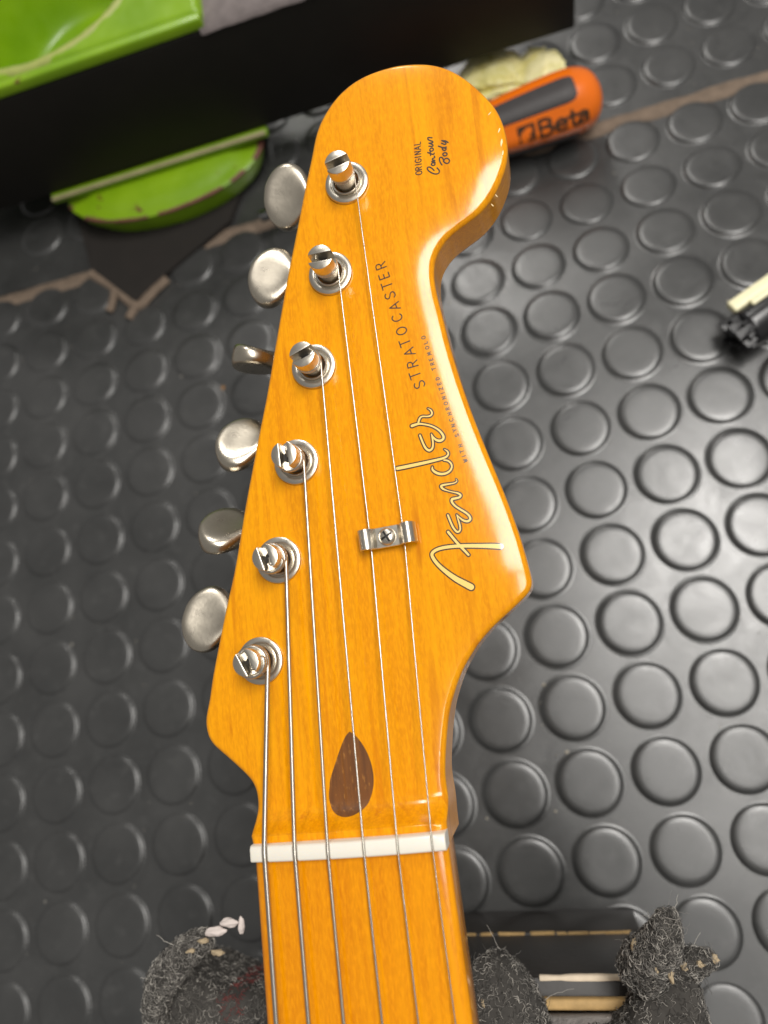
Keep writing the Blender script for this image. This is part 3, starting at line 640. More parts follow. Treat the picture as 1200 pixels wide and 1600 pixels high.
# ------------------------------------------------------------------ bench vise: black jaw board, green castings
def mat_green():
    t=NT('chipped_green_paint'); g=t.nd('ShaderNodeNewGeometry').outputs['Position']
    n=t.noise(g,62,4,.6,.5); n2=t.noise(g,120,3,.6); f=t.noise(g,30,2)
    c=t.mix(t.ramp(f,[(.35,0.0),(.7,1.0)]),(.165,.315,.003),(.225,.39,.005))
    chip=t.ramp(n,[(.675,0.0),(.70,1.0)],'LINEAR'); c=t.mix(chip,c,(.13,.035,.018))
    t.set(Base_Color=c,Roughness=t.ramp(n2,[(.3,.32),(.7,.5)]),Coat_Weight=.3,Coat_Roughness=.2,Normal=t.bump(t.noise(g,160,3),.25,.0008)); return t.m
GREEN=mat_green()
JAWB=simple('black_jaw_board',(.0085,.0075,.0055),.55,0,.3,60,bump=.2,bs=500,Specular_IOR_Level=.25)
LEATH=simple('grey_leather_lining',(.16,.135,.13),.8,0,.45,180,bump=1.0,bs=420)
IRON=simple('dark_iron_foot',(.012,.009,.007),.85,0,.35,90,bump=.3,bs=300)
EDGE=simple('beige_lip_highlight',(.36,.32,.17),.55,0,.35,120)  # beige of the highlight along the lower lip
RIM_PALE=simple('pale_rim_highlight',(.34,.38,.10),.5,0,.3,200)  # pale green of the highlight on the dish rim
vise=empty('bench_vise',(-.12,.290,0.0))
tag(vise,'bench vise with a black jaw board and chipped lime green castings behind the headstock tip','bench vise')
def vbox(mb,x0,x1,y0,y1,z0,z1,m=0):
    V,F=box(x0,x1,y0,y1,z0,z1); mb.add([((x+120)*MM,(y-290)*MM,z*MM) for x,y,z in V],F,m)
mb=MB(); 
pj=[(-300,278.3),(70.5,278.3),(70.5,317),(-91,317),(-91,283),(-300,283)]; V=[((x+120)*MM,(y-290)*MM,z*MM) for z in (24,83.5) for x,y in pj]
mb.add(V,[(5,4,3,2,1,0),(6,7,8,9,10,11)]+[(k,(k+1)%6,(k+1)%6+6,k+6) for k in range(6)]); mb.build('jaw_board',JAWB,vise,bevel=1.2*MM,angle=40)
# ragged lining on top of the board
xs=np.arange(-95,70.6,2.5); V=[];F=[]
for i,x in enumerate(xs):
    for j,y in enumerate((277.6+.7*fbm(x*.35,1,2),278.6,290,303,317)):
        V.append(((x+120)*MM,(y-290)*MM,(84.6+(.5*fbm(x*.2,y*.2,5) if j else -2.4+.8*fbm(x*.5,2,2)))*MM))
for i in range(len(xs)-1):
    for j in range(4): F.append((i*5+j,(i+1)*5+j,(i+1)*5+j+1,i*5+j+1))
mb=MB(); mb.add(V,F); mb.build('lining',LEATH,vise)
def casting_with_dish(x0,x1,y0,y1,z0,z1,cx,cy,R,depth,name,n=72,curve=1.0):
    """slab with a round dished recess in its top, cut by the slab's sides"""
    nx=int((x1-x0)/1.6);ny=int((y1-y0)/1.6); V=[];F=[]
    def top(x,y):
        d=math.hypot(x-cx,y-cy)
        e=min(x-x0,x1-x,y-y0,y1-y); rnd=0 if e>1.5 else 1.5-math.sqrt(max(1.5**2-(1.5-e)**2,0))
        if d<R: return z1-depth*sm01((R-d)/24.0)-rnd
        return z1+.25*fbm(x*.1,y*.1,4)-rnd
    for j in range(ny+1):
        for i in range(nx+1):
            x=x0+(x1-x0)*i/nx;y=y0+(y1-y0)*j/ny; V.append(((x+120)*MM,(y-290)*MM,float(top(x,y))*MM))
    for j in range(ny):
        for i in range(nx): F.append((j*(nx+1)+i,j*(nx+1)+i+1,(j+1)*(nx+1)+i+1,(j+1)*(nx+1)+i))
    ring=[i for i in range(nx+1)]+[j*(nx+1)+nx for j in range(1,ny+1)]+[ny*(nx+1)+i for i in range(nx-1,-1,-1)]+[j*(nx+1) for j in range(ny-1,0,-1)]
    o=len(V)
    for r in ring: V.append((V[r][0],V[r][1],z0*MM))
    for k in range(len(ring)): F.append((ring[k],o+k,o+(k+1)%len(ring),ring[(k+1)%len(ring)]))
    mb=MB(); mb.add(V,F); return mb.build(name,GREEN,vise,angle=50)
up=casting_with_dish(-300,-92.5,283.4,420,27,89.5,-176,349,63.0,60,'upper_casting')
# pale tube that colours a highlight onto the rim of the dish
P=[((-176+63.2*math.cos(a)+120)*MM,(349+63.2*math.sin(a)-290)*MM,87.2*MM) for a in np.linspace(-2.6,.2,60)]
v,f=frame_tube(P,[ (3.0+.6*fbm(k*.3,0,0))*MM for k in range(60)],8,True,1.0); link('rim_highlight',mesh('rim_highlight',v,f),RIM_PALE,up)
# half round lower casting under the board
mb=MB(); vbox(mb,-300,-92.6,278.7,283.2,83.8,89.3); mb.build('front_lip',GREEN,up,bevel=.8*MM,angle=50)
mb=MB(); vbox(mb,-212,-87.5,275.2,300,20.0,23.6); low=mb.build('lower_casting',GREEN,vise,bevel=.8*MM,angle=50)
mb=MB(); vbox(mb,-211.5,-88.5,274.5,276.8,22.6,24.0); mb.build('lip_highlight',EDGE,low,bevel=.3*MM)  # beige strip paints the highlight along the lip
n=60; V=[];F=[]; prof2=[(.70,19.0),(.80,17.2),(.90,16.2),(.97,15.8),(1.0,15.2),(.985,12),(.95,7),(.90,2.5)]
for s,z in prof2:
    for a in np.linspace(math.pi,2*math.pi,n):
        w=1+.015*fbm(math.cos(a)*3,math.sin(a)*3,z*.2)
        V.append(((-150+57*s*w*math.cos(a)+120)*MM,(280+27.5*s*w*math.sin(a)-290)*MM,z*MM))
for i in range(len(prof2)-1):
    for k in range(n-1): F.append((i*n+k,(i+1)*n+k,(i+1)*n+k+1,i*n+k+1))
F.append(tuple(range(n)))
mb=MB(); mb.add(V,F); mb.build('hub',GREEN,low,angle=60)
V=[];F=[]
for s,z in ((.955,15.6),(1.0,15.5),(1.005,14.6),(.99,13.6)):
    for k,a in enumerate(np.linspace(math.pi,2*math.pi,n)):
        w=1.006+.012*fbm(k*.5,z,1); V.append(((-150+57*s*w*math.cos(a)+120)*MM,(280+27.5*s*w*math.sin(a)-290)*MM,(z+.25)*MM))
for i in range(3):
    for k in range(n-1):
        if fbm(k*.22,3.3,0)>-.12: F.append((i*n+k,(i+1)*n+k,(i+1)*n+k+1,i*n+k+1))
mb=MB(); mb.add(V,F); mb.build('chipped_rim',simple('rusty_chip',(.16,.06,.04),.6,0,.4,300),low)
# foot plate on the bench with its pointed corner
fp=[(-203,243),(-177.5,213.5),(-160,225),(-120,247),(-96,300),(-215,300)]
V=[((x+120)*MM,(y-290)*MM,(mat_h(x,y)+3.4)*MM) for x,y in fp]+[((x+120)*MM,(y-290)*MM,-14*MM) for x,y in fp]; m=len(fp)
mb=MB(); mb.add(V,[tuple(range(m))[::-1]]+[(k,k+m,(k+1)%m+m,(k+1)%m) for k in range(m)])
ft=mb.build('foot_plate',IRON,vise,smooth=False)
b=bmesh.new(); b.from_mesh(ft.data); bmesh.ops.recalc_face_normals(b,faces=b.faces); b.to_mesh(ft.data); b.free()
mb=MB(); strip([(-204,241),(-190,227),(-177.6,211.6),(-169,217),(-159,223.5)],5.2); strip([(-190,226),(-192,217),(-194,213)],4.2); strip([(-177.6,212),(-182.5,205)],4.4)
st=mb.build('seam_strip',SEAM); st['kind']='structure'; st.location.z=.0028

# ------------------------------------------------------------------ screwdriver
ORANGE=simple('orange_plastic',(.86,.17,.004),.34,0,.06,60,Coat_Weight=.3,Coat_Roughness=.15)
GRIP=simple('grey_rubber_grip',(.055,.050,.050),.6,0,.15,300)
PRINT=simple('brown_black_print',(.055,.025,.010),.5)
SHAFT=simple('chrome_shaft',(.6,.6,.6),.2,1.0,.05)
sd=empty('screwdriver',(.060,.2485,.0185))
tag(sd,'orange handled screwdriver with dark grey grip lying behind the headstock tip','screwdriver')
def hr(x):   # handle radius along its axis, mm, x=0 at the rounded end, growing towards the blade
    pts=[(0,0.4),(.6,4.5),(2,8.2),(4.5,11.6),(8,13.6),(13,15.0),(20,15.4),(30,15.0),(42,14.2),(55,13.0),(68,11.8),(78,10.8),(84,11.5),(90,12.2),(95,11.4),(98,8)]
    return float(np.interp(x,[p[0] for p in pts],[p[1] for p in pts]))
def hsec(x,a):
    r=hr(x); k=min(max((x-6)/14,0),1)
    return r*(1-.055*k*(1-math.cos(6*a))/2*1.3)
xs=np.r_[np.array([0,.3,.8,1.5,2.5,3.5,5,6.5,8,10,12.5,15]),np.arange(18,99,3.0)]; n=72; V=[];F=[]
for x in xs:
    for k in range(n):
        a=2*math.pi*k/n; r=hsec(x,a); V.append((-x*MM,r*math.cos(a)*MM,r*math.sin(a)*MM))
for i in range(len(xs)-1):
    for k in range(n): F.append((i*n+k,i*n+(k+1)%n,(i+1)*n+(k+1)%n,(i+1)*n+k))
F.append(tuple(range(n-1,-1,-1))); F.append(tuple(range((len(xs)-1)*n,len(xs)*n)))
mb=MB(); mb.add(V,F); hd=mb.build('handle',ORANGE,sd)
def patch(x0,x1,a0,a1,lift,name,mat,parent,nx=40,na=16,rnd=.35):
    V=[];F=[]
    for i in range(nx+1):
        u=i/nx; x=x0+(x1-x0)*u; e=min(u,1-u)/.09; w=math.sqrt(max(1-(1-min(e,1))**2,0.0))*rnd+1-rnd if e<1 else 1
        for k in range(na+1):
            t=k/na; a=(a0+a1)/2+(a1-a0)*(t-.5)*w; edge=min(t,1-t,u*2,2-2*u)
            r=hsec(x,a)+lift*min(edge/.06,1)-.15*(edge<.001); V.append((-x*MM,r*math.cos(a)*MM,r*math.sin(a)*MM))
    for i in range(nx):
        for k in range(na): F.append((i*(na+1)+k,i*(na+1)+k+1,(i+1)*(na+1)+k+1,(i+1)*(na+1)+k))
    me=mesh(name,V,F); b=bmesh.new(); b.from_mesh(me)
    for fc in b.faces:
        c=fc.calc_center_median()
        if fc.normal.dot(Vector((0,c.y,c.z)))<0: fc.normal_flip()
    b.to_mesh(me); b.free(); me.polygons.foreach_set('use_smooth',[True]*len(me.polygons))
    return link(name,me,mat,parent)
for c in (50,170,290): patch(13.5,80,math.radians(c-27),math.radians(c+27),.45,'grip',GRIP,sd)
# printed name and square emblem, wrapped on the handle
BG={'B':[[(.1,0),(.1,1),(.55,1),(.78,.88),(.78,.64),(.5,.54),(.1,.54)],[(.5,.54),(.85,.42),(.85,.14),(.55,0),(.1,0)]],
 'e':[[(.08,.36),(.75,.36),(.7,.58),(.42,.68),(.14,.56),(.06,.32),(.16,.08),(.45,0),(.72,.08)]],
 't':[[(.35,.95),(.35,.15),(.5,0),(.68,.03)],[(.08,.66),(.66,.66)]],
 'a':[[(.12,.58),(.4,.68),(.68,.56),(.68,0)],[(.68,.38),(.35,.4),(.1,.22),(.25,.02),(.52,.04),(.68,.18)]]}
polys=[]
def put(S,x,s,w):
    global polys
    for st_ in S: polys+=ribbon([(x+u*s,v*s,w) for u,v in st_],0,8)
for ch,x,s in (('B',13.0,7.4),('e',20.6,7.4),('t',26.8,7.0),('a',31.2,7.4)): put(BG[ch],x,s,1.75)
put([[(.05,.05),(.05,.95),(.95,.95),(.95,.05),(.6,.05)],[(.05,.6),(.5,.95)],[(.95,.5),(.75,.3)]],3.6,7.6,1.6)
pts=[];fc=[]
for P in polys:
    if sum(P[i-1][0]*P[i][1]-P[i][0]*P[i-1][1] for i in range(len(P)))<0: P=P[::-1]
    o=len(pts); pts+=[Vector(p) for p in P]; fc.append(list(range(o,o+len(P))))
r=delaunay_2d_cdt(pts,[],fc,0,1e-4,True); V=[];F=[]
for v in r[0]:
    x=47-v.x; a=math.radians(121)+0; a=math.radians(103)-(v.y-3.6)/14.8 ; rr=hsec(x,a)+.07; V.append((-x*MM,-rr*math.cos(a-math.radians(0))*MM*(-1),rr*math.sin(a)*MM))
F=[tuple(f) for f,s in zip(r[2],r[5]) if s]
pr_=link('lettering',mesh('lettering',V,F),PRINT,sd)
v,f=frame_tube([(-.096,0,0),(-.175,0,0)],3.0*MM,20); link('shaft',mesh('shaft',v,f),SHAFT,sd)
sd.rotation_euler=(math.radians(56),0,math.radians(4.5)); sd.location=(.0755,.2465,mat_h(60,247)*MM+.0176)

# ------------------------------------------------------------------ crumpled yellow scrap
def mat_yellow():
    t=NT('pale_yellow_scrap'); v=t.coord(); n=t.noise(v,90,3,.6,.8); f=t.noise(v,500,3)
    c=t.mix(t.ramp(n,[(.36,0.0),(.64,1.0)]),(.66,.60,.20),(.86,.80,.46)); c=t.mix(t.ramp(n,[(.27,.8),(.34,0.0)]),c,(.42,.27,.02))
    return t.set(Base_Color=c,Roughness=.75,Normal=t.bump(f,.6,.0006),Subsurface_Weight=.1,Subsurface_Radius=(.003,.003,.001))
YEL=mat_yellow()
b=bmesh.new(); bmesh.ops.create_icosphere(b,subdivisions=5,radius=1)
for v in b.verts:
    p=v.co.copy(); q=Vector((math.copysign(abs(p.x)**.62,p.x),math.copysign(abs(p.y)**.7,p.y),math.copysign(abs(p.z)**.75,p.z)))
    cr=abs(noise.noise(p*2.3+Vector((4,1,2))))*.42+abs(noise.noise(p*5.1))*.16
    q*=1.08-cr; q=Vector((q.x*26.5,q.y*15.5*(1-.12*p.x),q.z*9.0))
    w=1-.35*math.exp(-((q.x-6)/2.6)**2); q.y*=w; q.z*=w
    v.co=q*MM
me=bpy.data.meshes.new('crumpled_scrap'); b.to_mesh(me); b.free(); me.polygons.foreach_set('use_smooth',[True]*len(me.polygons)); me.set_sharp_from_angle(angle=math.radians(38))
sc_=link('crumpled_scrap',me,YEL); sc_.location=(.0375,.2765,mat_h(38,280)*MM+.0085); sc_.rotation_euler=(0,0,math.radians(-10))
tag(sc_,'crumpled pale yellow scrap lying between the orange screwdriver handle and the black jaw board','scrap')

# ------------------------------------------------------------------ broken black tube with cream strip
BLK=simple('glossy_black_plastic',(.012,.012,.013),.28,0,.2,200,Coat_Weight=.3,Coat_Roughness=.2)
CREAM=simple('cream_plastic',(.85,.80,.52),.4,0,.06,150)
bt_=empty('broken_tube',(.1005,.1065,mat_h(102,108)*MM+.0108))
bt_.rotation_euler=(0,0,math.radians(24))
tag(bt_,'stub of black plastic tube with a ragged end and a cream strip along its top','tube')
V,F=frame_tube([(x*MM,0,0) for x in (0,.25,.7,2,20,45,80)],[q*MM for q in (7.4,7.9,8.3,8.5,8.5,8.5,8.5)],36); mb=MB(); mb.add(V,F); mb.build('barrel',BLK,bt_,angle=50)
mb=MB(); rg=random.Random(5)
for k in range(16):
    a=2*math.pi*k/16; L=rg.uniform(2.0,6.8); r0=rg.uniform(4.0,7.0); z0=(r0*math.sin(a)); y0=r0*math.cos(a)
    s=rg.uniform(1.0,1.9)
    V,F=box(-L,1.0,y0-s,y0+s,z0-s*.8,z0+s*.8)
    V=[(x+rg.uniform(-.9,.9),y*(1+.12*(x<0))+rg.uniform(-.3,.3),z+rg.uniform(-.4,.4)) for x,y,z in V]; mb.add([(x*MM,y*MM,z*MM) for x,y,z in V],F)
V,F=box(-1.6,.6,-5,5,-4.6,4.6); mb.add([(x*MM,y*MM,z*MM) for x,y,z in V],F)
mb.build('ragged_end',BLK,bt_,smooth=False)
V=[];F=[]; cs=[(-1.2,-.9),(1.2,-.9),(1.2,.9),(-1.2,.9)]
V,F=box(.5,80,6.8,12.4,2.0,6.0); mb=MB(); mb.add([(x*MM,y*MM,z*MM) for x,y,z in V],F); mb.build('cream_strip',CREAM,bt_,bevel=.8*MM,angle=50)
V,F=box(6.5,80,4.2,7.2,4.2,7.8); mb=MB(); mb.add([(x*MM,y*MM,z*MM) for x,y,z in V],F); mb.build('cream_ridge',CREAM,bt_,bevel=.6*MM,angle=50)

# ------------------------------------------------------------------ beige bit on the board
b=bmesh.new(); bmesh.ops.create_icosphere(b,subdivisions=3,radius=1)
for v in b.verts: v.co=Vector((v.co.x*9,v.co.y*7,v.co.z*4.5))*MM*(1+.12*noise.noise(v.co*1.7))
me=bpy.data.meshes.new('beige_lump'); b.to_mesh(me); b.free(); me.polygons.foreach_set('use_smooth',[True]*len(me.polygons))
bl=link('beige_lump',me,simple('beige_putty',(.42,.34,.26),.7,0,.2,200)); bl.location=(.041,.2845,.0895)
tag(bl,'rounded beige lump on top edge of the black jaw board','lump')

# ------------------------------------------------------------------ carpeted wooden block that carries the neck
PAINT=simple('black_painted_wood',(.022,.018,.015),.5,0,.3,120,bump=.25,bs=400)
RAW=simple('raw_chipped_wood',(.52,.34,.14),.7,0,.35,300,bump=.5,bs=600)
PALEW=simple('pale_torn_wood',(.74,.62,.47),.75,0,.2,300)
FELT=simple('dark_carpet_backing',(.050,.046,.041),.95,0,.4,500)
FIBD=simple('carpet_fibre_dark',(.055,.051,.046),.9,0,.4,600)
FIBM=simple('carpet_fibre_grey',(.20,.188,.17),.9,0,.4,600)
FIBL=simple('carpet_fibre_pale',(.50,.47,.42),.9,0,.3,600)
TUFT=simple('beige_jute_tuft',(.42,.33,.21),.9,0,.35,400)
WHITE=simple('white_frayed_backing',(.66,.58,.54),.9,0,.2,400)
REDP=simple('red_smear',(.20,.040,.036),.8,0,.5,250)
rest=empty('neck_rest',(-.055,-.125,0)); rest.rotation_euler=(0,0,math.radians(-5.3))
tag(rest,'black painted wooden block wrapped in frayed dark carpet under the guitar neck','neck rest')
RI=rest.matrix_basis if False else (Matrix.Translation((-.055,-.125,0))@Matrix.Rotation(math.radians(-5.3),4,'Z'))
RInv=RI.inverted()
def rb(mb,x0,x1,y0,y1,z0,z1,m=0):
    V,F=box(x0,x1,y0,y1,z0,z1); mb.add([(x*MM,y*MM,z*MM) for x,y,z in V],F,m)
mb=MB(); rb(mb,-61,58,-60,28.2,-8,33); mb.build('base_block',PAINT,rest,bevel=1.0*MM,angle=40)
mb=MB(); rb(mb,-60.4,57.4,-59,27.6,33.3,82.5); mb.build('upper_block',PAINT,rest,bevel=1.0*MM,angle=40)
def chips(x0,x1,y,z,n,sz,mat,name,seed,dz=.5):
    rg=random.Random(seed); mb=MB()
    x=x0
    while x<x1:
        L=rg.uniform(*sz); h=rg.uniform(.25,.7); d=rg.uniform(.25,.7)
        V,F=box(x,min(x+L,x1),y-d*2,y+d*.5,z-h,z+h*dz)
        mb.add([((a+rg.uniform(-.6,.6))*MM,(b_+rg.uniform(-.15,.15))*MM,(c+rg.uniform(-.2,.2))*MM) for a,b_,c in V],F); x+=L+rg.uniform(0,n)
    return mb.build(name,mat,rest,smooth=False)
chips(-5,56,28.0,33.0,3.0,(2,9),RAW,'worn_arris',2,.3)
chips(-58,-12,28.0,33.0,6.0,(2,7),RAW,'worn_arris',12,.3)
mb=MB(); rg=random.Random(3)
V=[];F=[]; xs=np.arange(27,57,1.4)
for i,x in enumerate(xs):
    t=.5+.5*fbm(x*.2,0,1); g=1.0 if x>33 else .4
    for y,z in ((26.9-.5*t*g,83.0),(27.5+.4*t,83.3+.3*t),(28.0+.6*t*g,82.2),(27.4,81.0-1.2*t*g)): V.append((x*MM,y*MM,z*MM))
for i in range(len(xs)-1):
    for k in range(3): F.append((i*4+k,i*4+k+1,(i+1)*4+k+1,(i+1)*4+k))
mb=MB(); mb.add(V,F); o=mb.build('torn_veneer',PALEW,rest)
b=bmesh.new(); b.from_mesh(o.data); bmesh.ops.recalc_face_normals(b,faces=b.faces); b.to_mesh(o.data); b.free()
for q in ((24,57,20.4,23.2,82.6,86.2),(-58,-20,20.4,23.0,82.6,86.0)):
    mb=MB(); rb(mb,*q); mb.build('raw_wood_edge',RAW,rest,bevel=.8*MM)
def mat_liner():
    t=NT('grey_liner_felt'); v=t.coord(); n=t.noise(v,200,4); n2=t.noise(v,340,3,.7)
    c=t.mix(n,(.13,.12,.11),(.34,.31,.29)); m=t.nd('ShaderNodeMapping'); m.inputs['Location'].default_value=(-39/6.5,-13/6.,0); m.inputs['Scale'].default_value=(1000/6.5,1000/6.,0); t.l(v,m.inputs[0])
    d=t.nd('ShaderNodeVectorMath',operation='LENGTH'); t.l(m.outputs[0],d.inputs[0])
    k=t.nd('ShaderNodeMath',operation='MULTIPLY'); t.l(t.ramp(d.outputs['Value'],[(.5,1.0),(1.0,0.0)]),k.inputs[0]); t.l(t.ramp(n2,[(.44,0.0),(.54,1.0)]),k.inputs[1])
    c=t.mix(k.outputs[0],c,(.34,.03,.03)); return t.set(Base_Color=c,Roughness=.95,Normal=t.bump(n2,.9,.0008))
LINER=mat_liner()
for q in ((24,57,-55,19.8,82.6,90.0),(-58,-14,-55,19.8,82.6,90.0)):
    mb=MB(); rb(mb,*q); mb.build('grey_liner',LINER,rest)
def lump(name,path,rads,sq=1.0,amp=1.0,n=22):
    """soft carpet roll; path in world mm"""
    P=catmull([np.array(p,float) for p in path],6); R_=catmull([np.array((r,),float) for r in rads],6)
    P=[RInv@Vector(p*MM) for p in P]
    V,F=frame_tube(P,[float(r[0])*MM for r in R_],n,True,sq)
    V=[Vector(v)+Vector(noise.noise_vector(Vector(v)*90))*amp*MM+Vector(noise.noise_vector(Vector(v)*330))*amp*.45*MM for v in V]
    mb=MB(); mb.add(V,F); o=mb.build(name,FELT,rest); return o
def pad(name,poly,ztop,zbot,amp=1.6,slope=(0,0)):
    """carpet sheet over an edge: soft slab from a world xy polygon"""
    c=np.array(poly).mean(0); pts=[Vector(p) for p in poly]
    P=resample(catmull(list(poly)+[poly[0]],6),2.2)[:-1]; n=len(P); V=[];F=[]
    for s,dz in ((.25,0),(.5,0),(.7,0),(.85,-.3),(.94,-1.4),(1.0,-4.0),(1.015,-9),(1.0,zbot-ztop)):
        for p in P:
            q=c+(p-c)*s; z=ztop+dz+slope[0]*(q[0]-c[0])+slope[1]*(q[1]-c[1]) if dz>-10 else zbot
            w=Vector((q[0],q[1],z)); w+=Vector(noise.noise_vector(w*.09))*amp+Vector(noise.noise_vector(w*.3))*amp*.4
            V.append(RInv@(w*MM))
    m=8
    for i in range(m-1):
        for k in range(n): F.append((i*n+k,(i+1)*n+k,(i+1)*n+(k+1)%n,i*n+(k+1)%n))
    F.append(tuple(range(n)))
    mb=MB(); mb.add(V,F); o=mb.build(name,FELT,rest)
    b=bmesh.new(); b.from_mesh(o.data); bmesh.ops.recalc_face_normals(b,faces=b.faces); b.to_mesh(o.data); b.free(); return o
carp=[]
carp.append((pad('carpet',[(-131,-165),(-132,-100),(-131,-88),(-125,-85),(-117,-88.5),(-108,-92),(-98,-92.5),(-88,-89),(-79,-88),(-79,-165)],100,70,1.3),13000))
carp.append((lump('carpet_roll',[(-131,-95,101),(-126.5,-86,105),(-119,-80,107),(-110,-76,108)],[4.2,4.6,4.4,2.6],.8,.8),3400))
carp.append((lump('carpet_mound',[(-40,-94,98),(-37,-98,100),(-35,-108,99),(-34,-128,98),(-34,-165,96)],[7,10,11.5,12,12],1.0,1.1),8500))
carp.append((pad('carpet',[(-13,-165),(-17,-116),(-8,-110),(0,-103),(7,-98),(13,-96),(14,-110),(12.5,-130),(13,-165)],101,66,1.3,(.10,.06)),8000))
carp.append((lump('carpet_tuft',[(1.5,-99,96),(4.5,-94,101),(7.5,-89.5,105),(9,-85.5,106.5),(9.2,-83,106.5)],[6.0,5.6,4.4,3.2,1.8],1.0,1.3),3800))
carp.append((lump('carpet_tuft',[(8,-98,98),(12.5,-96.5,100.5),(16.5,-95.5,102),(19,-95.3,102)],[4,3.4,2.6,1.5],1.0,.9),800))
carp.append((pad('carpet_cradle',[(-76,-165),(-74,-118),(-70,-108),(-56,-106),(-43,-108),(-38,-118),(-38,-165)],126.2,83,.5,(0,.13)),1500))
REDC=[(*(RInv@Vector((-109*MM,-94*MM,0)))[:2],.0042),(*(RInv@Vector((7*MM,-124*MM,0)))[:2],.0015),(*(RInv@Vector((-117*MM,-128*MM,0)))[:2],.003)]
def fibres(o,n,seed,lo=1.1,hi=3.0,r=.075):
    """curly pile fibres over the carpet mesh, as one part"""
    rg=np.random.default_rng(seed); me=o.data; me.calc_loop_triangles()
    vs=np.array([v.co[:] for v in me.vertices]); tr=np.array([t.vertices[:] for t in me.loop_triangles]); A,B,C=vs[tr[:,0]],vs[tr[:,1]],vs[tr[:,2]]
    nn=np.cross(B-A,C-A); ar=np.linalg.norm(nn,axis=1); nn/=np.maximum(ar,1e-12)[:,None]
    cz=((A+B+C)/3); wgt=ar*(cz[:,2]>.074)
    k=rg.choice(len(tr),n,p=wgt/wgt.sum()); u=rg.random((n,2)); u[u.sum(1)>1]=1-u[u.sum(1)>1]
    p=A[k]+(B-A)[k]*u[:,:1]+(C-A)[k]*u[:,1:]; nr=nn[k]
    mb=MB(); V=[];F=[];M=[]
    for i in range(n):
        L=rg.uniform(lo,hi)*MM; t=rg.normal(size=3); t-=nr[i]*(t@nr[i]); t/=np.linalg.norm(t); s=np.cross(nr[i],t)
        seg=6; ph=rg.uniform(0,6.28); cur=rg.uniform(.2,.62)*MM; trn=rg.uniform(3.5,8); rad=r*rg.uniform(.7,1.4)*MM
        h=rg.uniform(.1,.7)
        m_=0 if rg.random()<.36 else (1 if rg.random()<.74 else 2)
        o_=len(V)
        if any((p[i][0]-c[0])**2+(p[i][1]-c[1])**2<c[2]**2*rg.uniform(.3,1.2) for c in REDC) and rg.random()<.75: m_=3; o_=len(V)
        for q in range(seg+1):
            f=q/seg; c=p[i]+t*(L*(f-.5))*.8+nr[i]*(math.sin(f*math.pi)*L*.42*h+cur*.5*math.sin(ph+trn*f))+s*(cur*math.cos(ph+trn*f))
            for d in range(3):
                a=d*2.094; V.append(c+(nr[i]*math.cos(a)+s*math.sin(a))*rad)
        for q in range(seg):
            for d in range(3): F.append((o_+q*3+d,o_+q*3+(d+1)%3,o_+q*3+3+(d+1)%3,o_+q*3+3+d)); M.append(m_)
    me2=mesh('pile_fibres',V,F,True,M); fo=link('pile_fibres',me2,mats=[FIBD,FIBM,FIBL,REDP],parent=o); fo['kind']='stuff'; return fo
def threads(o,n,seed):
    rg=np.random.default_rng(seed); vs=np.array([v.co[:] for v in o.data.vertices]); nr=np.array([v.normal[:] for v in o.data.vertices])
    ok=np.nonzero(vs[:,2]>.086)[0]; V=[];F=[];M=[]
    for i in rg.choice(ok,n):
        p=vs[i]; d=nr[i]*rg.uniform(.4,1)+rg.normal(size=3)*.55; d/=np.linalg.norm(d); L=rg.uniform(1.4,3.8)*MM; c2=rg.normal(size=3)*.5; P=[]
        for q in range(9):
            t=q/8; w=rg.normal(size=3)*.12*MM; P.append(tuple(p+d*L*t+c2*L*t*t*.9+w-np.array([0,0,.35*L*t*t])))
        r_=rg.uniform(.05,.10)*MM; v,f=frame_tube(P,[r_*(1-.06*q) for q in range(9)],4,False); b_=len(V); V+=v; F+=[tuple(a+b_ for a in g) for g in f]; M+=[int(rg.choice([0,1,1,2]))]*len(f)
    fo=link('loose_threads',mesh('loose_threads',V,F,True,M),mats=[FIBD,FIBM,FIBL],parent=o); fo['kind']='stuff'
for k,(o,n) in enumerate(carp): fibres(o,n,40+k); threads(o,24+n//200,90+k)
def tuft(p,size,mat,seed,name='frayed_tuft'):
    b=bmesh.new(); bmesh.ops.create_icosphere(b,subdivisions=3,radius=1); off=Vector((seed*3.1,seed*1.7,0))
    for v in b.verts:
        q=v.co*(.82+.6*noise.noise(v.co*1.5+off)+.45*noise.noise(v.co*3.7+off)) if mat is not WHITE else v.co*(1+.4*noise.noise(v.co*1.3+off)+.12*noise.noise(v.co*5+off)); v.co=Vector((q.x*size[0],q.y*size[1],q.z*size[2]))*MM*.84
    me=bpy.data.meshes.new(name); b.to_mesh(me); b.free(); me.polygons.foreach_set('use_smooth',[True]*len(me.polygons))
    o=link(name,me,mat,rest); o.location=RInv@(Vector(p)*MM); return o
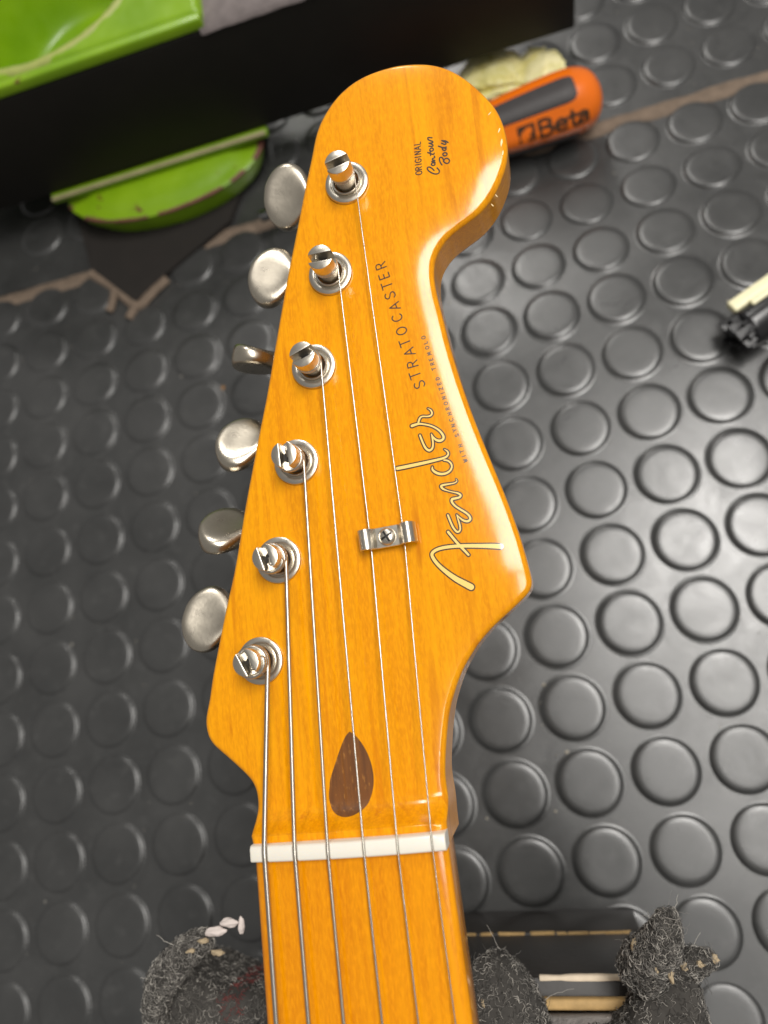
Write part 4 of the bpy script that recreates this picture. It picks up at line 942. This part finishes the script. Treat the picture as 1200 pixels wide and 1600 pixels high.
for q in [((-106.5,-74.3,110),(3.4,1.5,1.4),WHITE,1),((-102.6,-72.6,110),(3.0,1.4,1.3),WHITE,2),((-99.6,-73.8,109),(1.1,2.6,1.2),WHITE,3),((-110,-76,111),(2.2,.9,1.0),TUFT,4),((-107,-79.5,109.0),(2.4,1.0,.9),TUFT,5),((-114,-78,110.8),(1.8,.8,.8),TUFT,6),
          ((1.0,-90,104.5),(1.3,1.5,1.3),TUFT,7),((4.8,-94.5,106.5),(1.5,1.8,1.5),TUFT,8),((7.6,-97,104.5),(1.1,2.4,1.3),TUFT,9),((11.2,-87,107),(1.0,1.0,.9),TUFT,10),((6.0,-87.6,108),(.9,.8,.8),TUFT,11),((11.5,-96,103.5),(1.6,1.4,1.2),TUFT,12),((15,-95.5,104.5),(1.3,1.1,1.0),TUFT,13),((18.6,-95,103.5),(1.4,1.3,1.2),TUFT,14),
          ((-38,-98,109.5),(.9,1.6,.8),TUFT,15),((-4,-111,102.6),(1.8,.8,.7),TUFT,16),((8,-121,103.5),(.9,1.6,.9),TUFT,17),((-131,-95,100),(.9,.9,.9),TUFT,18)]: tuft(*q)

# ------------------------------------------------------------------ crumbs and specks on the mat
mb=MB(); rg=random.Random(11)
def speck(x,y,s,m,z=None):
    b=[(s*rg.uniform(.6,1.2)*math.cos(t+rg.uniform(-.3,.3)),s*rg.uniform(.6,1.2)*math.sin(t+rg.uniform(-.3,.3))) for t in np.arange(0,6.2,1.05)]
    z=mat_h(x,y)+(z or 0); V=[((x+a)*MM,(y+c)*MM,(z-.1)*MM) for a,c in b]+[(x*MM,y*MM,(z+s*.8)*MM)]; n=len(b)
    mb.add(V,[(k,(k+1)%n,n) for k in range(n)],m)
for x,y,s,m in CRUMBS: speck(x,y,s,m,.2)
for _ in range(700): speck(rg.uniform(-260,170),rg.uniform(-140,400),rg.uniform(.12,.38),rg.choice((0,0,2)),.1)
db=mb.build('dust_crumbs',[simple('grey_crumb',(.20,.19,.17),.8),simple('orange_crumb',(.34,.17,.05),.8),simple('pale_crumb',(.42,.38,.31),.8)],smooth=False); db['kind']='stuff'
